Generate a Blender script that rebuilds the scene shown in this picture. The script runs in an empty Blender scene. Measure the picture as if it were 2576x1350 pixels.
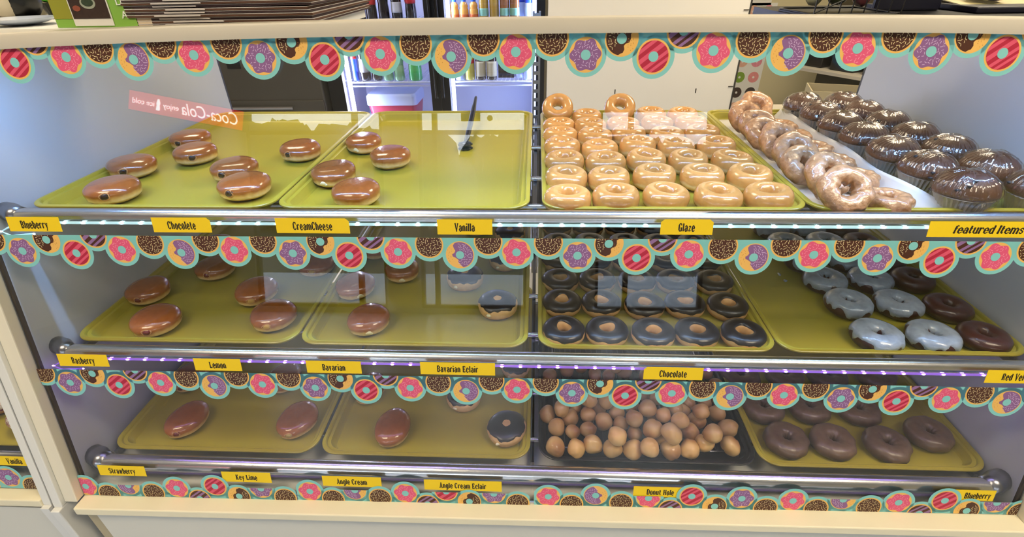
import bpy, bmesh, math, random
from mathutils import Matrix, Vector, Euler
from math import pi, sin, cos, sqrt, atan2, radians
random.seed(7)
# light levels
EXPO = 0.1
SKY = 6.5
TROF = 19
TROFC = (1, .88, .68)
LED0 = 6
LED1 = 0.45
LED2 = 0.5
COOL = 10
D = bpy.data
SC = bpy.context.scene
COL = SC.collection
LEAN = math.atan(.2)                      # the front glass leans back towards its top
GA, GB, ZS = -.054, .2, 1.15              # glass plane: y = GA + GB*(z-ZS)
def gy(z): return GA + GB*(z-ZS)

# ------------------------------------------------------------------ camera
cam = D.cameras.new('camera'); co = D.objects.new('camera', cam); COL.objects.link(co); SC.camera = co
cam.sensor_fit = 'HORIZONTAL'; cam.sensor_width = 36; cam.lens = 1258.4/2576*36
cam.clip_start = .02
p_, y_, r_ = radians(31.506), radians(3.046), radians(-1.04)
fw = Vector((-sin(y_)*cos(p_), cos(y_)*cos(p_), -sin(p_))); rt = Vector((cos(y_), sin(y_), 0)); up = rt.cross(fw)
rt2 = rt*cos(r_)+up*sin(r_); up2 = up*cos(r_)-rt*sin(r_)
M = Matrix((rt2, up2, -fw)).transposed().to_4x4(); M.translation = Vector((0, -.785, 1.51))
co.matrix_world = M

# ------------------------------------------------------------------ exposure, world, large lights
SC.view_settings.view_transform = 'Standard'; SC.view_settings.look = 'None'
SC.view_settings.exposure = EXPO; SC.view_settings.gamma = 1
SC.view_settings.use_curve_mapping = False
cy = SC.cycles
cy.max_bounces = 8; cy.diffuse_bounces = 3; cy.glossy_bounces = 4; cy.transmission_bounces = 4
cy.transparent_max_bounces = 16; cy.caustics_reflective = False; cy.caustics_refractive = False
cy.sample_clamp_indirect = 4; cy.sample_clamp_direct = 0
try:
    cy.use_denoising = True; cy.denoiser = 'OPENIMAGEDENOISE'
except Exception: pass
W = D.worlds.new('sky'); SC.world = W; W.use_nodes = True
nt = W.node_tree; bg = nt.nodes['Background']
bg.inputs[0].default_value = (.80, .90, 1.0, 1); bg.inputs[1].default_value = SKY

def lin(h):
    if isinstance(h, str):
        h = h.lstrip('#'); h = [int(h[i:i+2], 16)/255 for i in (0, 2, 4)]
    else: h = [c/255 for c in h]
    return [c/12.92 if c <= .04045 else ((c+.055)/1.055)**2.4 for c in h]

def tag(o, label=None, cat=None, group=None, kind=None):
    if label: o['label'] = label
    if cat: o['category'] = cat
    if group: o['group'] = group
    if kind: o['kind'] = kind
    return o
def link(o, parent=None):
    COL.objects.link(o)
    if parent: o.parent = parent
    return o
def thing(name, label, cat, loc=(0, 0, 0), rot=(0, 0, 0), group=None):
    o = D.objects.new(name, None); link(o); o.location = loc; o.rotation_euler = rot; o.empty_display_size = .02
    return tag(o, label, cat, group)
def copy_tree(o, parent=None):
    c = o.copy(); COL.objects.link(c)
    if parent: c.parent = parent
    for ch in list(o.children): copy_tree(ch, c)
    return c
def area(name, loc, rot, sx, sy, power, color, parent=None, spread=None):
    l = D.lights.new(name, 'AREA'); l.shape = 'RECTANGLE'; l.size = sx; l.size_y = sy; l.energy = power; l.color = color
    if spread: l.spread = spread
    o = D.objects.new(name, l); link(o, parent); o.location = loc; o.rotation_euler = rot
    return o

# daylight portals in the three shop windows behind the viewer
WIN = [(-2.75, -1.44), (-1.105, -.08), (.58, 1.60)]
WZ0, WZ1, YF = .05, 1.925, -4.0
for a, b in WIN:
    o = area('window_portal', ((a+b)/2, YF-.06, (WZ0+WZ1)/2), (radians(-90), 0, 0), b-a, WZ1-WZ0, 1, (1, 1, 1))
    o.rotation_euler = (radians(90), 0, 0); o.data.cycles.is_portal = True

# ------------------------------------------------------------------ materials
MATS = {}
def newmat(name):
    m = D.materials.new(name); m.use_nodes = True; MATS[name] = m
    return m, m.node_tree, m.node_tree.nodes['Principled BSDF']
def N(t, kind, **kw):
    n = t.nodes.new(kind)
    for k, v in kw.items(): setattr(n, k, v)
    return n
def coords(t, which='Object'):
    return N(t, 'ShaderNodeTexCoord').outputs[which]
def noise(t, scale, detail=3, which='Object', rough=.5, vec=None):
    n = N(t, 'ShaderNodeTexNoise'); n.inputs['Scale'].default_value = scale; n.inputs['Detail'].default_value = detail; n.inputs['Roughness'].default_value = rough
    t.links.new(vec if vec else coords(t, which), n.inputs['Vector'])
    return n.outputs['Fac']
def ramp(t, fac, stops, interp='LINEAR'):
    r = N(t, 'ShaderNodeValToRGB'); r.color_ramp.interpolation = interp
    e = r.color_ramp.elements
    while len(e) < len(stops): e.new(.5)
    for i, (p, c) in enumerate(stops):
        e[i].position = p; e[i].color = (*lin(c), 1) if not isinstance(c, tuple) or len(c) == 3 and max(c) > 1 else (*c, 1)
    t.links.new(fac, r.inputs[0])
    return r.outputs[0]
def mix(t, a, b, fac, mode='MIX'):
    m = N(t, 'ShaderNodeMix', data_type='RGBA', blend_type=mode)
    for s, v in ((6, a), (7, b), (0, fac)):
        if hasattr(v, 'links') or hasattr(v, 'is_linked'): t.links.new(v, m.inputs[s])
        else: m.inputs[s].default_value = v
    return m.outputs[2]
def rand_value(t, col, amt):
    oi = N(t, 'ShaderNodeObjectInfo'); mr = N(t, 'ShaderNodeMapRange')
    mr.inputs['To Min'].default_value = 1-amt; mr.inputs['To Max'].default_value = 1+amt
    t.links.new(oi.outputs['Random'], mr.inputs['Value'])
    h = N(t, 'ShaderNodeHueSaturation'); t.links.new(mr.outputs[0], h.inputs['Value']); t.links.new(col, h.inputs['Color'])
    return h.outputs[0]
def bump(t, b, fac, strength, dist=.002):
    n = N(t, 'ShaderNodeBump'); n.inputs['Strength'].default_value = strength; n.inputs['Distance'].default_value = dist
    t.links.new(fac, n.inputs['Height']); t.links.new(n.outputs[0], b.inputs['Normal'])
def mat(name, c, rough=.5, metal=0, coat=0, nz=None, bp=None, rnd=0, spec=.5):
    if name in MATS: return MATS[name]
    m, t, b = newmat(name)
    b.inputs['Roughness'].default_value = rough; b.inputs['Metallic'].default_value = metal
    b.inputs['Coat Weight'].default_value = coat; b.inputs['Coat Roughness'].default_value = .12
    b.inputs['Specular IOR Level'].default_value = spec
    L = lin(c)
    if nz:
        f = noise(t, nz[0])
        col = mix(t, (*[v*(1-nz[1]) for v in L], 1), (*[min(1, v*(1+nz[1])) for v in L], 1), f)
    else:
        n = N(t, 'ShaderNodeRGB'); n.outputs[0].default_value = (*L, 1); col = n.outputs[0]
    if rnd: col = rand_value(t, col, rnd)
    t.links.new(col, b.inputs['Base Color'])
    if bp: bump(t, b, noise(t, bp[0]), bp[1], bp[2] if len(bp) > 2 else .002)
    return m
def emit(name, c, s):
    m, t, b = newmat(name)
    b.inputs['Base Color'].default_value = (*lin(c), 1); b.inputs['Emission Color'].default_value = (*lin(c), 1); b.inputs['Emission Strength'].default_value = s
    return m
def thin(name, f0=.04, tint=(1, 1, 1), rough=0., bp=None, haze=0., hazec=(1, 1, 1)):
    """a thin clear sheet: see-through with a Schlick reflection, same from either side"""
    m = D.materials.new(name); m.use_nodes = True; MATS[name] = m; t = m.node_tree; t.nodes.clear()
    out = N(t, 'ShaderNodeOutputMaterial'); mx = N(t, 'ShaderNodeMixShader'); tr = N(t, 'ShaderNodeBsdfTransparent'); gl = N(t, 'ShaderNodeBsdfGlossy')
    tr.inputs[0].default_value = (*tint, 1); gl.inputs['Roughness'].default_value = rough
    g = N(t, 'ShaderNodeNewGeometry'); dot = N(t, 'ShaderNodeVectorMath', operation='DOT_PRODUCT')
    nrm = g.outputs['Normal']
    if bp:
        bn = N(t, 'ShaderNodeBump'); bn.inputs['Strength'].default_value = bp[1]; bn.inputs['Distance'].default_value = .004
        mp = N(t, 'ShaderNodeMapping'); mp.inputs['Scale'].default_value = bp[2]; t.links.new(coords(t), mp.inputs['Vector'])
        oi = N(t, 'ShaderNodeObjectInfo'); t.links.new(oi.outputs['Random'], mp.inputs['Location'])
        t.links.new(noise(t, bp[0], 4, vec=mp.outputs[0]), bn.inputs['Height']); nrm = bn.outputs[0]; t.links.new(nrm, gl.inputs['Normal'])
    t.links.new(g.outputs['Incoming'], dot.inputs[0]); t.links.new(g.outputs['Normal'], dot.inputs[1])
    def mth(op, a, b=None):
        n = N(t, 'ShaderNodeMath', operation=op)
        for i, v in enumerate((a, b)):
            if v is None: continue
            if isinstance(v, (int, float)): n.inputs[i].default_value = v
            else: t.links.new(v, n.inputs[i])
        return n.outputs[0]
    f = mth('POWER', mth('SUBTRACT', 1., mth('MINIMUM', mth('ABSOLUTE', dot.outputs['Value']), 1.)), 5.)
    f = mth('ADD', mth('MULTIPLY', f, 1-f0), f0)
    t.links.new(f, mx.inputs[0]); t.links.new(tr.outputs[0], mx.inputs[1]); t.links.new(gl.outputs[0], mx.inputs[2])
    last = mx.outputs[0]
    if haze:
        df = N(t, 'ShaderNodeBsdfDiffuse'); df.inputs[0].default_value = (*hazec, 1); m2 = N(t, 'ShaderNodeMixShader'); m2.inputs[0].default_value = haze
        t.links.new(last, m2.inputs[1]); t.links.new(df.outputs[0], m2.inputs[2]); last = m2.outputs[0]
    t.links.new(last, out.inputs[0])
    return m
def dough(name, stops, rough=.4, coat=.3, bscale=70, bstr=.25, rnd=.1, mott=.12, coatrough=.12, dist=.0015):
    """baked dough: bands over its height (pale waist, brown crust) broken up by noise"""
    m, t, b = newmat(name)
    g = N(t, 'ShaderNodeSeparateXYZ'); t.links.new(coords(t, 'Generated'), g.inputs[0])
    nz = noise(t, 45, 3)
    a = N(t, 'ShaderNodeMath', operation='MULTIPLY_ADD'); t.links.new(nz, a.inputs[0]); a.inputs[1].default_value = .28; t.links.new(g.outputs[2], a.inputs[2])
    s = N(t, 'ShaderNodeMath', operation='SUBTRACT'); t.links.new(a.outputs[0], s.inputs[0]); s.inputs[1].default_value = .14
    col = ramp(t, s.outputs[0], stops)
    n2 = noise(t, 110, 4)
    col = mix(t, col, mix(t, (1-mott*2, 1-mott*2.4, 1-mott*2.8, 1), (1+mott, 1+mott, 1+mott, 1), n2), 1., 'MULTIPLY')
    col = rand_value(t, col, rnd)
    t.links.new(col, b.inputs['Base Color'])
    b.inputs['Roughness'].default_value = rough; b.inputs['Coat Weight'].default_value = coat; b.inputs['Coat Roughness'].default_value = coatrough
    b.inputs['Subsurface Weight'].default_value = 0
    bump(t, b, noise(t, bscale, 4), bstr, dist)
    return m

# ------------------------------------------------------------------ mesh builder
class MB:
    def __init__(s): s.v = []; s.f = []; s.m = []; s.mats = []
    def mi(s, m):
        if m not in s.mats: s.mats.append(m)
        return s.mats.index(m)
    def add(s, vs, fs, m):
        o = len(s.v); s.v += [tuple(v) for v in vs]; k = s.mi(m)
        for f in fs: s.f.append([i+o for i in f]); s.m.append(k)
        return s
    def box(s, x0, x1, y0, y1, z0, z1, m):
        v = [(x, y, z) for z in (z0, z1) for y in (y0, y1) for x in (x0, x1)]
        return s.add(v, [(0, 2, 3, 1), (4, 5, 7, 6), (0, 1, 5, 4), (2, 6, 7, 3), (0, 4, 6, 2), (1, 3, 7, 5)], m)
    def hexa(s, b, t, m):
        """b, t: four bottom and four top corners, counter-clockwise from above"""
        return s.add(list(b)+list(t), [(3, 2, 1, 0), (4, 5, 6, 7), (0, 1, 5, 4), (1, 2, 6, 5), (2, 3, 7, 6), (3, 0, 4, 7)], m)
    def prism(s, poly, axis, a, b, m):
        n = len(poly)
        def P(u, v, w): return {'x': (w, u, v), 'y': (u, w, v), 'z': (u, v, w)}[axis]
        vs = [P(u, v, a) for u, v in poly]+[P(u, v, b) for u, v in poly]
        return s.add(vs, [list(range(n)), list(range(2*n-1, n-1, -1))]+[(i, n+i, n+(i+1) % n, (i+1) % n) for i in range(n)], m)
    def loops(s, L, m, cap0=True, cap1=True, close=False):
        n = len(L[0]); vs = [p for l in L for p in l]; fs = []
        for j in range(len(L)-1+(1 if close else 0)):
            a = j*n; b = ((j+1) % len(L))*n
            for i in range(n): fs.append((a+i, a+(i+1) % n, b+(i+1) % n, b+i))
        if cap0: fs.append(list(range(n-1, -1, -1)))
        if cap1: fs.append([(len(L)-1)*n+i for i in range(n)])
        return s.add(vs, fs, m)
    def tube(s, path, r, m, n=12, close=False):
        P = [Vector(p) for p in path]; L = []; prev = None
        for i, p in enumerate(P):
            if close: d = P[(i+1) % len(P)]-P[i-1]
            else: d = P[min(i+1, len(P)-1)]-P[max(i-1, 0)]
            d.normalize()
            if prev is None:
                a = Vector((0, 0, 1)) if abs(d.z) < .9 else Vector((1, 0, 0)); u = d.cross(a).normalized()
            else: u = (prev-d*prev.dot(d)).normalized()
            prev = u; w = d.cross(u); rr = r[i] if isinstance(r, (list, tuple)) else r
            L.append([p+(u*cos(2*pi*k/n)+w*sin(2*pi*k/n))*rr for k in range(n)])
        return s.loops(L, m, not close, not close, close)
    def lathe(s, prof, m, n=24, c=(0, 0, 0)):
        L = [[(c[0]+r*cos(2*pi*k/n), c[1]+r*sin(2*pi*k/n), c[2]+z) for k in range(n)] for r, z in prof]
        return s.loops(L, m)
    def ball(s, c, r, m, n=14, k=9, sc=(1, 1, 1), wob=0, seed=0):
        rnd = random.Random(seed); ph = [rnd.uniform(0, 6.28) for _ in range(6)]
        L = []
        for j in range(1, k):
            th = pi*j/k; row = []
            for i in range(n):
                a = 2*pi*i/n; q = 1+wob*(sin(2*a+ph[0])*sin(th)+.7*sin(3*a+ph[1]+2*th)+.6*sin(3*th+ph[2]))
                row.append((c[0]+r*q*sc[0]*sin(th)*cos(a), c[1]+r*q*sc[1]*sin(th)*sin(a), c[2]-r*q*sc[2]*cos(th)))
            L.append(row)
        return s.loops(L, m)
    def mesh(s, name, smooth=False):
        me = D.meshes.new(name); me.from_pydata(s.v, [], s.f)
        for m in s.mats: me.materials.append(m)
        me.polygons.foreach_set('material_index', s.m)
        if smooth: me.polygons.foreach_set('use_smooth', [True]*len(s.f))
        me.update()
        return me
    def build(s, name, parent=None, smooth=False, loc=None, rot=None, bevel=0, angle=None):
        me = s.mesh(name, smooth)
        o = D.objects.new(name, me); link(o, parent)
        if loc: o.location = loc
        if rot: o.rotation_euler = rot
        if angle is not None:
            me.polygons.foreach_set('use_smooth', [True]*len(s.f)); me.set_sharp_from_angle(angle=radians(angle))
        if bevel:
            b = o.modifiers.new('bevel', 'BEVEL'); b.width = bevel; b.segments = 2; b.limit_method = 'ANGLE'
        return o
def mobj(name, me, parent=None, loc=None, rot=None):
    o = D.objects.new(name, me); link(o, parent)
    if loc: o.location = loc
    if rot: o.rotation_euler = rot
    return o
def rrect(w, d, r, z, n=6):
    """rounded rectangle loop, w x d centred on 0"""
    P = []
    for cx, cy, a0 in ((w/2-r, d/2-r, 0), (-w/2+r, d/2-r, 90), (-w/2+r, -d/2+r, 180), (w/2-r, -d/2+r, 270)):
        for k in range(n+1):
            a = radians(a0+90*k/n); P.append((cx+r*cos(a), cy+r*sin(a), z))
    return P
def struct(o): o['kind'] = 'structure'; return o

CREAM = mat('cream laminate', '#c9c1b1', .45, nz=(6, .03), bp=(300, .03))
SILL = mat('sill laminate', '#efe5c6', .5, nz=(9, .08), bp=(200, .05))
PANEL = mat('panel laminate', '#dcd9cd', .5, nz=(2, .02))
POSTM = mat('warm white post', '#e6dec9', .45)
TAN = mat('tan edge strip', '#b8aa8a', .6, nz=(20, .06))  # recessed strips beside the base panel, a darker tan than it
INNER = mat('white inside laminate', '#c4c7cd', .35, nz=(3, .03))
GASKET = mat('dark gasket', '#2a1d17', .6)
BLACK = mat('black enamel', '#0c0c0d', .35)
CHROME = mat('chrome', '#e2e2e4', .24, 1, nz=(8, .06))
STEEL = mat('zinc steel', '#8b8d92', .35, 1)
DARKCH = mat('dark chrome', '#9a9a9f', .28, 1)
TRAYM = mat('yellow fibreglass', '#a89b32', .32, nz=(5, .07), bp=(500, .03), spec=.5)
BTRAY = mat('black tray', '#141210', .35)
GLASS = thin('clear glass', .04)
YEL = mat('yellow label card', '#f4d012', .55, nz=(30, .02))
INK = mat('dark brown ink', '#2b2110', .6)
WHITE = mat('white plastic', '#e4e3de', .4)
PAPER = mat('white paper', '#dcdad4', .8)
TRANS = None

# ------------------------------------------------------------------ the room
FLOORM = mat('grey shop floor', '#aeb8ca', .25, nz=(1.5, .08))
WALLM = mat('beige wall paint', '#c8bd98', .8, nz=(1.2, .03))
WALLW = mat('pale wall paint', '#c9c4b4', .8)
CEILM = mat('ceiling tile', '#c9c4b8', .9, nz=(40, .05))
XL, XR, YB = -4.3, 3.4, 3.05
struct(MB().box(XL-.1, XR+.1, YF-.1, YB+.1, -.1, 0, FLOORM).build('floor'))
struct(MB().box(XL-.1, XR+.1, YF-.1, YB+.1, 2.8, 2.9, CEILM).build('ceiling'))
struct(MB().box(XL, XR, YB, YB+.1, 0, 2.8, WALLM).build('wall_back'))
struct(MB().box(XL-.1, XL, YF-.1, YB+.1, 0, 2.8, WALLW).build('wall_left'))
struct(MB().box(XR, XR+.1, YF-.1, YB+.1, 0, 2.8, WALLM).build('wall_right'))
b = MB(); xs = [XL]+[v for w in WIN for v in w]+[XR]
for i in range(0, len(xs), 2): b.box(xs[i], xs[i+1], YF-.1, YF, 0, 2.8, WALLW)
for a, c in WIN: b.box(a, c, YF-.1, YF, 0, WZ0, WALLW); b.box(a, c, YF-.1, YF, WZ1, 2.8, WALLW)
struct(b.build('wall_front'))
FRM = mat('bronze window frame', '#3a352c', .5)
for i, (a, c) in enumerate(WIN):
    b = MB(); t = .03
    b.box(a, a+t, YF-.08, YF-.02, WZ0, WZ1, FRM).box(c-t, c, YF-.08, YF-.02, WZ0, WZ1, FRM).box(a, c, YF-.08, YF-.02, WZ0, WZ0+t, FRM).box(a, c, YF-.08, YF-.02, WZ1-.012, WZ1, FRM)
    b.box(a+t, c-t, YF-.08, YF-.02, 1.715, 1.752, FRM)
    mx_ = (-1.71, -.95, .872)[i]; b.box(mx_-.022, mx_+.022, YF-.08, YF-.02, WZ0+t, WZ1-.012, FRM)
    w = struct(b.build('window_%d' % (i+1)))
    MB().box(a+t, c-t, YF-.052, YF-.048, WZ0+t, WZ1-.012, thin('window glass', .04) if 'window glass' not in MATS else MATS['window glass']).build('window_pane', w)
    if i == 1:
        MB().box(-.70, -.52, YF-.046, YF-.044, 1.835, WZ1-.014, FRM).build('notice', w); MB().prism([(-.43+.027*cos(q*pi/10), 1.862+.027*sin(q*pi/10)) for q in range(20)], 'y', YF-.046, YF-.044, FRM).build('sticker', w)
# outdoors, seen only mirrored in the case glass
GRND = mat('asphalt', '#38393e', .8, nz=(3, .1))
struct(MB().box(-22, 22, -22, -6.4, -.12, -.02, GRND).build('ground_outside'))
struct(MB().box(-22, 22, -6.4, YF-.12, -.12, -.015, mat('pale pavement', '#a7afba', .8, nz=(3, .08))).build('pavement_outside'))
LEAF = mat('dark foliage', '#26331f', .8, nz=(2, .3), bp=(3, .8, .2))
b = MB(); rnd = random.Random(3)
for k in range(150):
    x = -15+30*k/149; h = (3.1 if x < -5.6 else 2.9 if x < .5 else 2.66)+.06*sin(x*.9)+.06*sin(x*2.3+1)+rnd.uniform(-.08, .08)
    if -2.9 < x < -1.9: h = 2.1+.25*abs(x+2.4)
    b.ball((x, -14+rnd.uniform(-.8, .8), h*.5), h*.5, LEAF, 10, 7, (.45, .45, 1), .1, k)
tag(b.build('tree_line', smooth=True), 'dark line of trees across the street outside the shop windows', 'trees', kind='stuff')
# ceiling lights: warm troffers
LAMP = emit('warm tube diffuser', '#ffe6b8', 5)
def troffer(x, y, lab, pw):
    t = thing('ceiling_light', lab, 'ceiling light', (x, y, 2.8), group='ceiling troffers')
    b = MB(); b.box(-.62, -.6, -.32, .32, -.05, 0, WHITE).box(.6, .62, -.32, .32, -.05, 0, WHITE).box(-.6, .6, -.32, -.3, -.05, 0, WHITE).box(-.6, .6, .3, .32, -.05, 0, WHITE)
    b.build('frame', t)
    MB().box(-.6, .6, -.3, .3, -.03, -.02, LAMP).build('diffuser', t)
    area('tube_light', (0, 0, -.06), (0, 0, 0), 1.15, .55, pw, TROFC, t)
for x, y, lab, pw in ((-1.3, -1.0, 'ceiling light panel before the case, on its left side', TROF), (1.3, -.9, 'ceiling light panel before the case, on its right side', TROF*1.5),
                  (-1.3, 1.1, 'ceiling light panel behind the case, above the cooler', TROF), (1.5, 1.2, 'ceiling light panel behind the case, above the shelf', TROF*1.5)):
    troffer(x, y, lab, pw)
# lit drinks sign near the shop front (it shows mirrored in the glass)
RED = emit('lit red sign face', '#e0141c', 5.); WLET = emit('lit white lettering', '#ffffff', 9)
sg = thing('lit_sign', 'red lit soft drink sign with white script, mirrored in the left glass', 'sign', (-3.20, YF+.16, 1.915), (0, radians(-10.6), pi))
MB().box(-.545, .545, .01, .08, -.095, .095, BLACK).build('housing', sg)
MB().box(-.535, .535, .002, .01, -.085, .085, RED).build('sign_face', sg)
def text(body, size, m, parent, loc, rot=(pi/2, 0, 0), shear=0, ext=.0006, align='CENTER', name='lettering', width=None):
    c = D.curves.new('lettering_outline', 'FONT'); c.body = body; c.size = size; c.shear = shear; c.extrude = ext; c.align_x = align; c.align_y = 'CENTER'; c.materials.append(m)
    tmp = D.objects.new('outline', c); COL.objects.link(tmp); bpy.context.view_layer.update()
    me = D.meshes.new_from_object(tmp.evaluated_get(bpy.context.evaluated_depsgraph_get())); D.objects.remove(tmp)
    o = D.objects.new(name, me); link(o, parent); o.location = loc; o.rotation_euler = rot
    if width: o.scale = (width, 1, 1)
    return o
text('Coca-Cola', .15, WLET, sg, (-.24, -.002, 0), shear=.35, width=.82)
text('enjoy', .068, WLET, sg, (.135, -.002, 0)); text('ice cold', .068, WLET, sg, (.395, -.002, 0))
pr = [(.007, -.05), (.016, -.05), (.017, -.03), (.012, -.008), (.017, .012), (.012, .03), (.007, .05)]
MB().prism([(x, z) for x, z in pr]+[(-x, z) for x, z in reversed(pr)], 'y', -.003, 0, WLET).build('bottle_emblem', sg, loc=(.255, 0, 0))

# ------------------------------------------------------------------ the display case
XI0, XI1, YBK = -.945, .930, .757        # inside faces of the two side walls, back of the case
def zbar(x): return 1.423-.013*(abs(x)/.81)**2.5 if abs(x) < 1 else 1.401
def zsill(x): return .575+(.0098*x if x < 0 else .0165*x)
case = thing('display_case', 'large cream donut display case with sloping glass front and three shelves', 'display case', (0, 0, 0))
def lean_box(b, x0, x1, z0, z1, f, d, m, z0b=None, z1b=None):
    """bar along the leaning glass plane, from f in front of the glass to d behind it"""
    def q(x, z, o): return (x, gy(z)+o, z)
    z0b = z0 if z0b is None else z0b; z1b = z1 if z1b is None else z1b
    b.hexa([q(x0, z0, -f), q(x1, z0b, -f), q(x1, z0b, d), q(x0, z0, d)], [q(x0, z1, -f), q(x1, z1b, -f), q(x1, z1b, d), q(x0, z1, d)], m)
    return b
def side_wall(b, x0, x1, m):
    b.prism([(gy(.56)+.002, .56), (YBK, .56), (YBK, 1.40), (gy(1.40)+.002, 1.40)], 'x', x0, x1, m)
for x0, x1 in ((XI0-.018, XI0), (XI1, XI1+.018)):
    b = MB(); side_wall(b, x0, x1, INNER); b.build('side_wall', case)
    MB().box(x0, x1, YBK+.0005, YBK+.008, .56, 1.40, BLACK).build('edge_trim', case)
lean_box(MB(), XI0, XI0+.006, zsill(-.94), 1.40, -.0005, .006, GASKET).build('gasket', case)
lean_box(MB(), XI1-.006, XI1, zsill(.93), 1.40, -.0005, .006, GASKET).build('gasket', case)
def post(xa, xb, xc):
    lean_box(MB(), min(xa, xb), max(xa, xb), .566, 1.405, .022, .0, POSTM).build('front_post', case, bevel=.002)
    b = MB(); lean_box(b, min(xb, xc), max(xb, xc), .56, 1.405, .030, .0, WHITE); b.box(min(xb, xc), max(xb, xc), -.212, -.1725, 0, .56, WHITE)
    b.build('edge_post', case, bevel=.002)
post(XI0, XI0-.028, XI0-.047); post(XI1, XI1+.028, XI1+.047)
# top bar: a slim rail, very slightly crowned
b = MB(); n = 40; L = []
for i in range(n+1):
    x = -1.0+2.0*i/n; z = zbar(x); y = gy(1.42)
    L.append([(x, y-.012, z), (x, y+.024, z), (x, y+.024, z+.017), (x, y+.020, z+.0195), (x, y-.010, z+.0195), (x, y-.012, z+.017)])
b.loops([l[::-1] for l in L], CREAM); b.build('top_bar', case, angle=40)
# glass panes, left and right of the centre joint
for x0, x1 in ((XI0+.001, -.0015), (.0015, XI1-.001)):
    b = MB(); n = 16; P = [(x0, zsill(x0)), (x1, zsill(x1))]+[(x1+(x0-x1)*i/n, zbar(x1+(x0-x1)*i/n)-.0005) for i in range(n+1)]
    k = len(P); vs = [(x, gy(z)-.0045, z) for x, z in P]+[(x, gy(z)-.0005, z) for x, z in P]
    b.add(vs, [list(range(k)), list(range(2*k-1, k-1, -1))]+[((i+1) % k, i, k+i, k+(i+1) % k) for i in range(k)], GLASS)
    b.build('glass_pane', case)
GF = -.0047                                 # outer face of the panes, off the glass plane
# sill, base panel, reveals
def ledge(b, x0, x1, m):
    za, zb = zsill(x0), zsill(x1)
    b.hexa([(x0, -.208, za-.02), (x1, -.208, zb-.02), (x1, -.165, zb-.02), (x0, -.165, za-.02)], [(x0, -.207, za-.0005), (x1, -.207, zb-.0005), (x1, -.165, zb-.0005), (x0, -.165, za-.0005)], m)
    return b
ledge(MB(), XI0, XI1, SILL).build('sill', case, bevel=.0025)
MB().hexa([(-.915, -.198, 0), (.90, -.198, 0), (.90, -.18, 0), (-.915, -.18, 0)], [(-.915, -.198, zsill(-.915)-.02), (.90, -.198, zsill(.9)-.02), (.90, -.18, zsill(.9)-.02), (-.915, -.18, zsill(-.915)-.02)], PANEL).build('base_panel', case)
for a, c in ((XI0, -.915), (.90, XI1)): MB().box(a, c, -.192, -.18, 0, .545, TAN).build('reveal_strip', case)
MB().box(XI0, XI1, -.164, YBK, .545, .572, WHITE).build('deck', case)
MB().box(XI0, XI1, YBK-.02, YBK, 0, .545, INNER).build('back_panel', case)
# slotted uprights at the back
b = MB(); b.box(-.012, -.0065, .715, .74, .573, 1.395, STEEL).box(.0045, .010, .715, .74, .573, 1.395, STEEL)
z = .573
while z < 1.39: b.box(-.0065, .0045, .715, .717, z, z+.010, STEEL); z += .0245
b.build('slotted_upright', case)
# neighbouring case to the left
nb = thing('display_case', 'second cream display case standing close on the left, only its corner in view', 'display case', (0, 0, 0))
NX = -1.018
lean_box(MB(), NX, NX+.018, .56, 1.405, .026, 0, WHITE).build('edge_post', nb, bevel=.002)
b = MB(); b.box(NX, NX+.018, -.206, -.1725, 0, .56, WHITE); b.build('base_post', nb)
b = MB(); side_wall(b, NX-.012, NX-.001, INNER); b.build('side_wall', nb)
b = MB(); b.hexa([(-1.9, -.200, .548), (NX, -.200, .556), (NX, -.165, .556), (-1.9, -.165, .548)], [(-1.9, -.199, .568), (NX, -.199, .576), (NX, -.165, .576), (-1.9, -.165, .568)], SILL); b.build('sill', nb, bevel=.0025)
MB().box(-1.9, NX, -.195, -.178, 0, .546, PANEL).build('base_panel', nb)
MB().box(-1.9, NX-.013, -.164, YBK, .535, .562, INNER).build('deck', nb)
lean_box(MB(), -1.9, NX-.001, .577, 1.40, .0045, -.0005, GLASS).build('glass_pane', nb)

# ------------------------------------------------------------------ shelves: chrome rails, rods, brackets
SHELF = [(0., 1.15, .0135), (-.0491, .8831, .0135), (-.1034, .6274, .0165)]   # y of the tray fronts, z of the rims, rail radius
names = ('upper', 'middle', 'lower')
for si, (ys, zs, rr) in enumerate(SHELF):
    t = thing('shelf_rack', 'chrome %s shelf rack with round front rail carrying the %s trays' % (names[si], names[si]), 'shelf rack', (0, ys, zs))
    yr, zr = -.0275 if si < 2 else -.031, -.006
    xa, xb = XI0+.012+rr, XI1-.012-rr
    path = [(XI0+.002, yr+.016, zr)]+[(xa-.006, yr+.014, zr), (xa, yr+.008, zr), (xa+.010, yr+.002, zr), (xa+.022, yr, zr)]
    path += [(x, y, z) for x, y, z in [(xb-.022, yr, zr), (xb-.010, yr+.002, zr), (xb, yr+.008, zr), (xb+.006, yr+.014, zr), (XI1-.002, yr+.016, zr)]]
    MB().tube(path, rr, CHROME, 20).build('front_rail', t, angle=60)
    for sgn, x0 in ((1, XI0), (-1, XI1)):
        b = MB(); b.tube([(x0+sgn*.001, yr+.018, zr), (x0+sgn*.016, yr+.014, zr), (x0+sgn*.028, yr+.006, zr), (x0+sgn*.046, yr, zr)], [rr*1.24, rr*1.22, rr*1.18, rr*1.16], DARKCH, 18); b.build('corner_socket', t, smooth=True)
    for k, yy in enumerate((.075, .215, .42, .60)):
        MB().tube([(XI0+.004, yy, -.0315), (XI1-.004, yy, -.0315)], .0055, CHROME, 10).build('cross_rod', t, smooth=True)
    for x in (XI0+.012, -.001, XI1-.012):
        z1 = -.037; b = MB(); b.prism([(.02, z1-.012), (.70, z1-.030), (.714-ys, z1-.030), (.714-ys, z1), (.02, z1)], 'x', x-.004, x+.004, STEEL); b.build('bracket_arm', t)

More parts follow.
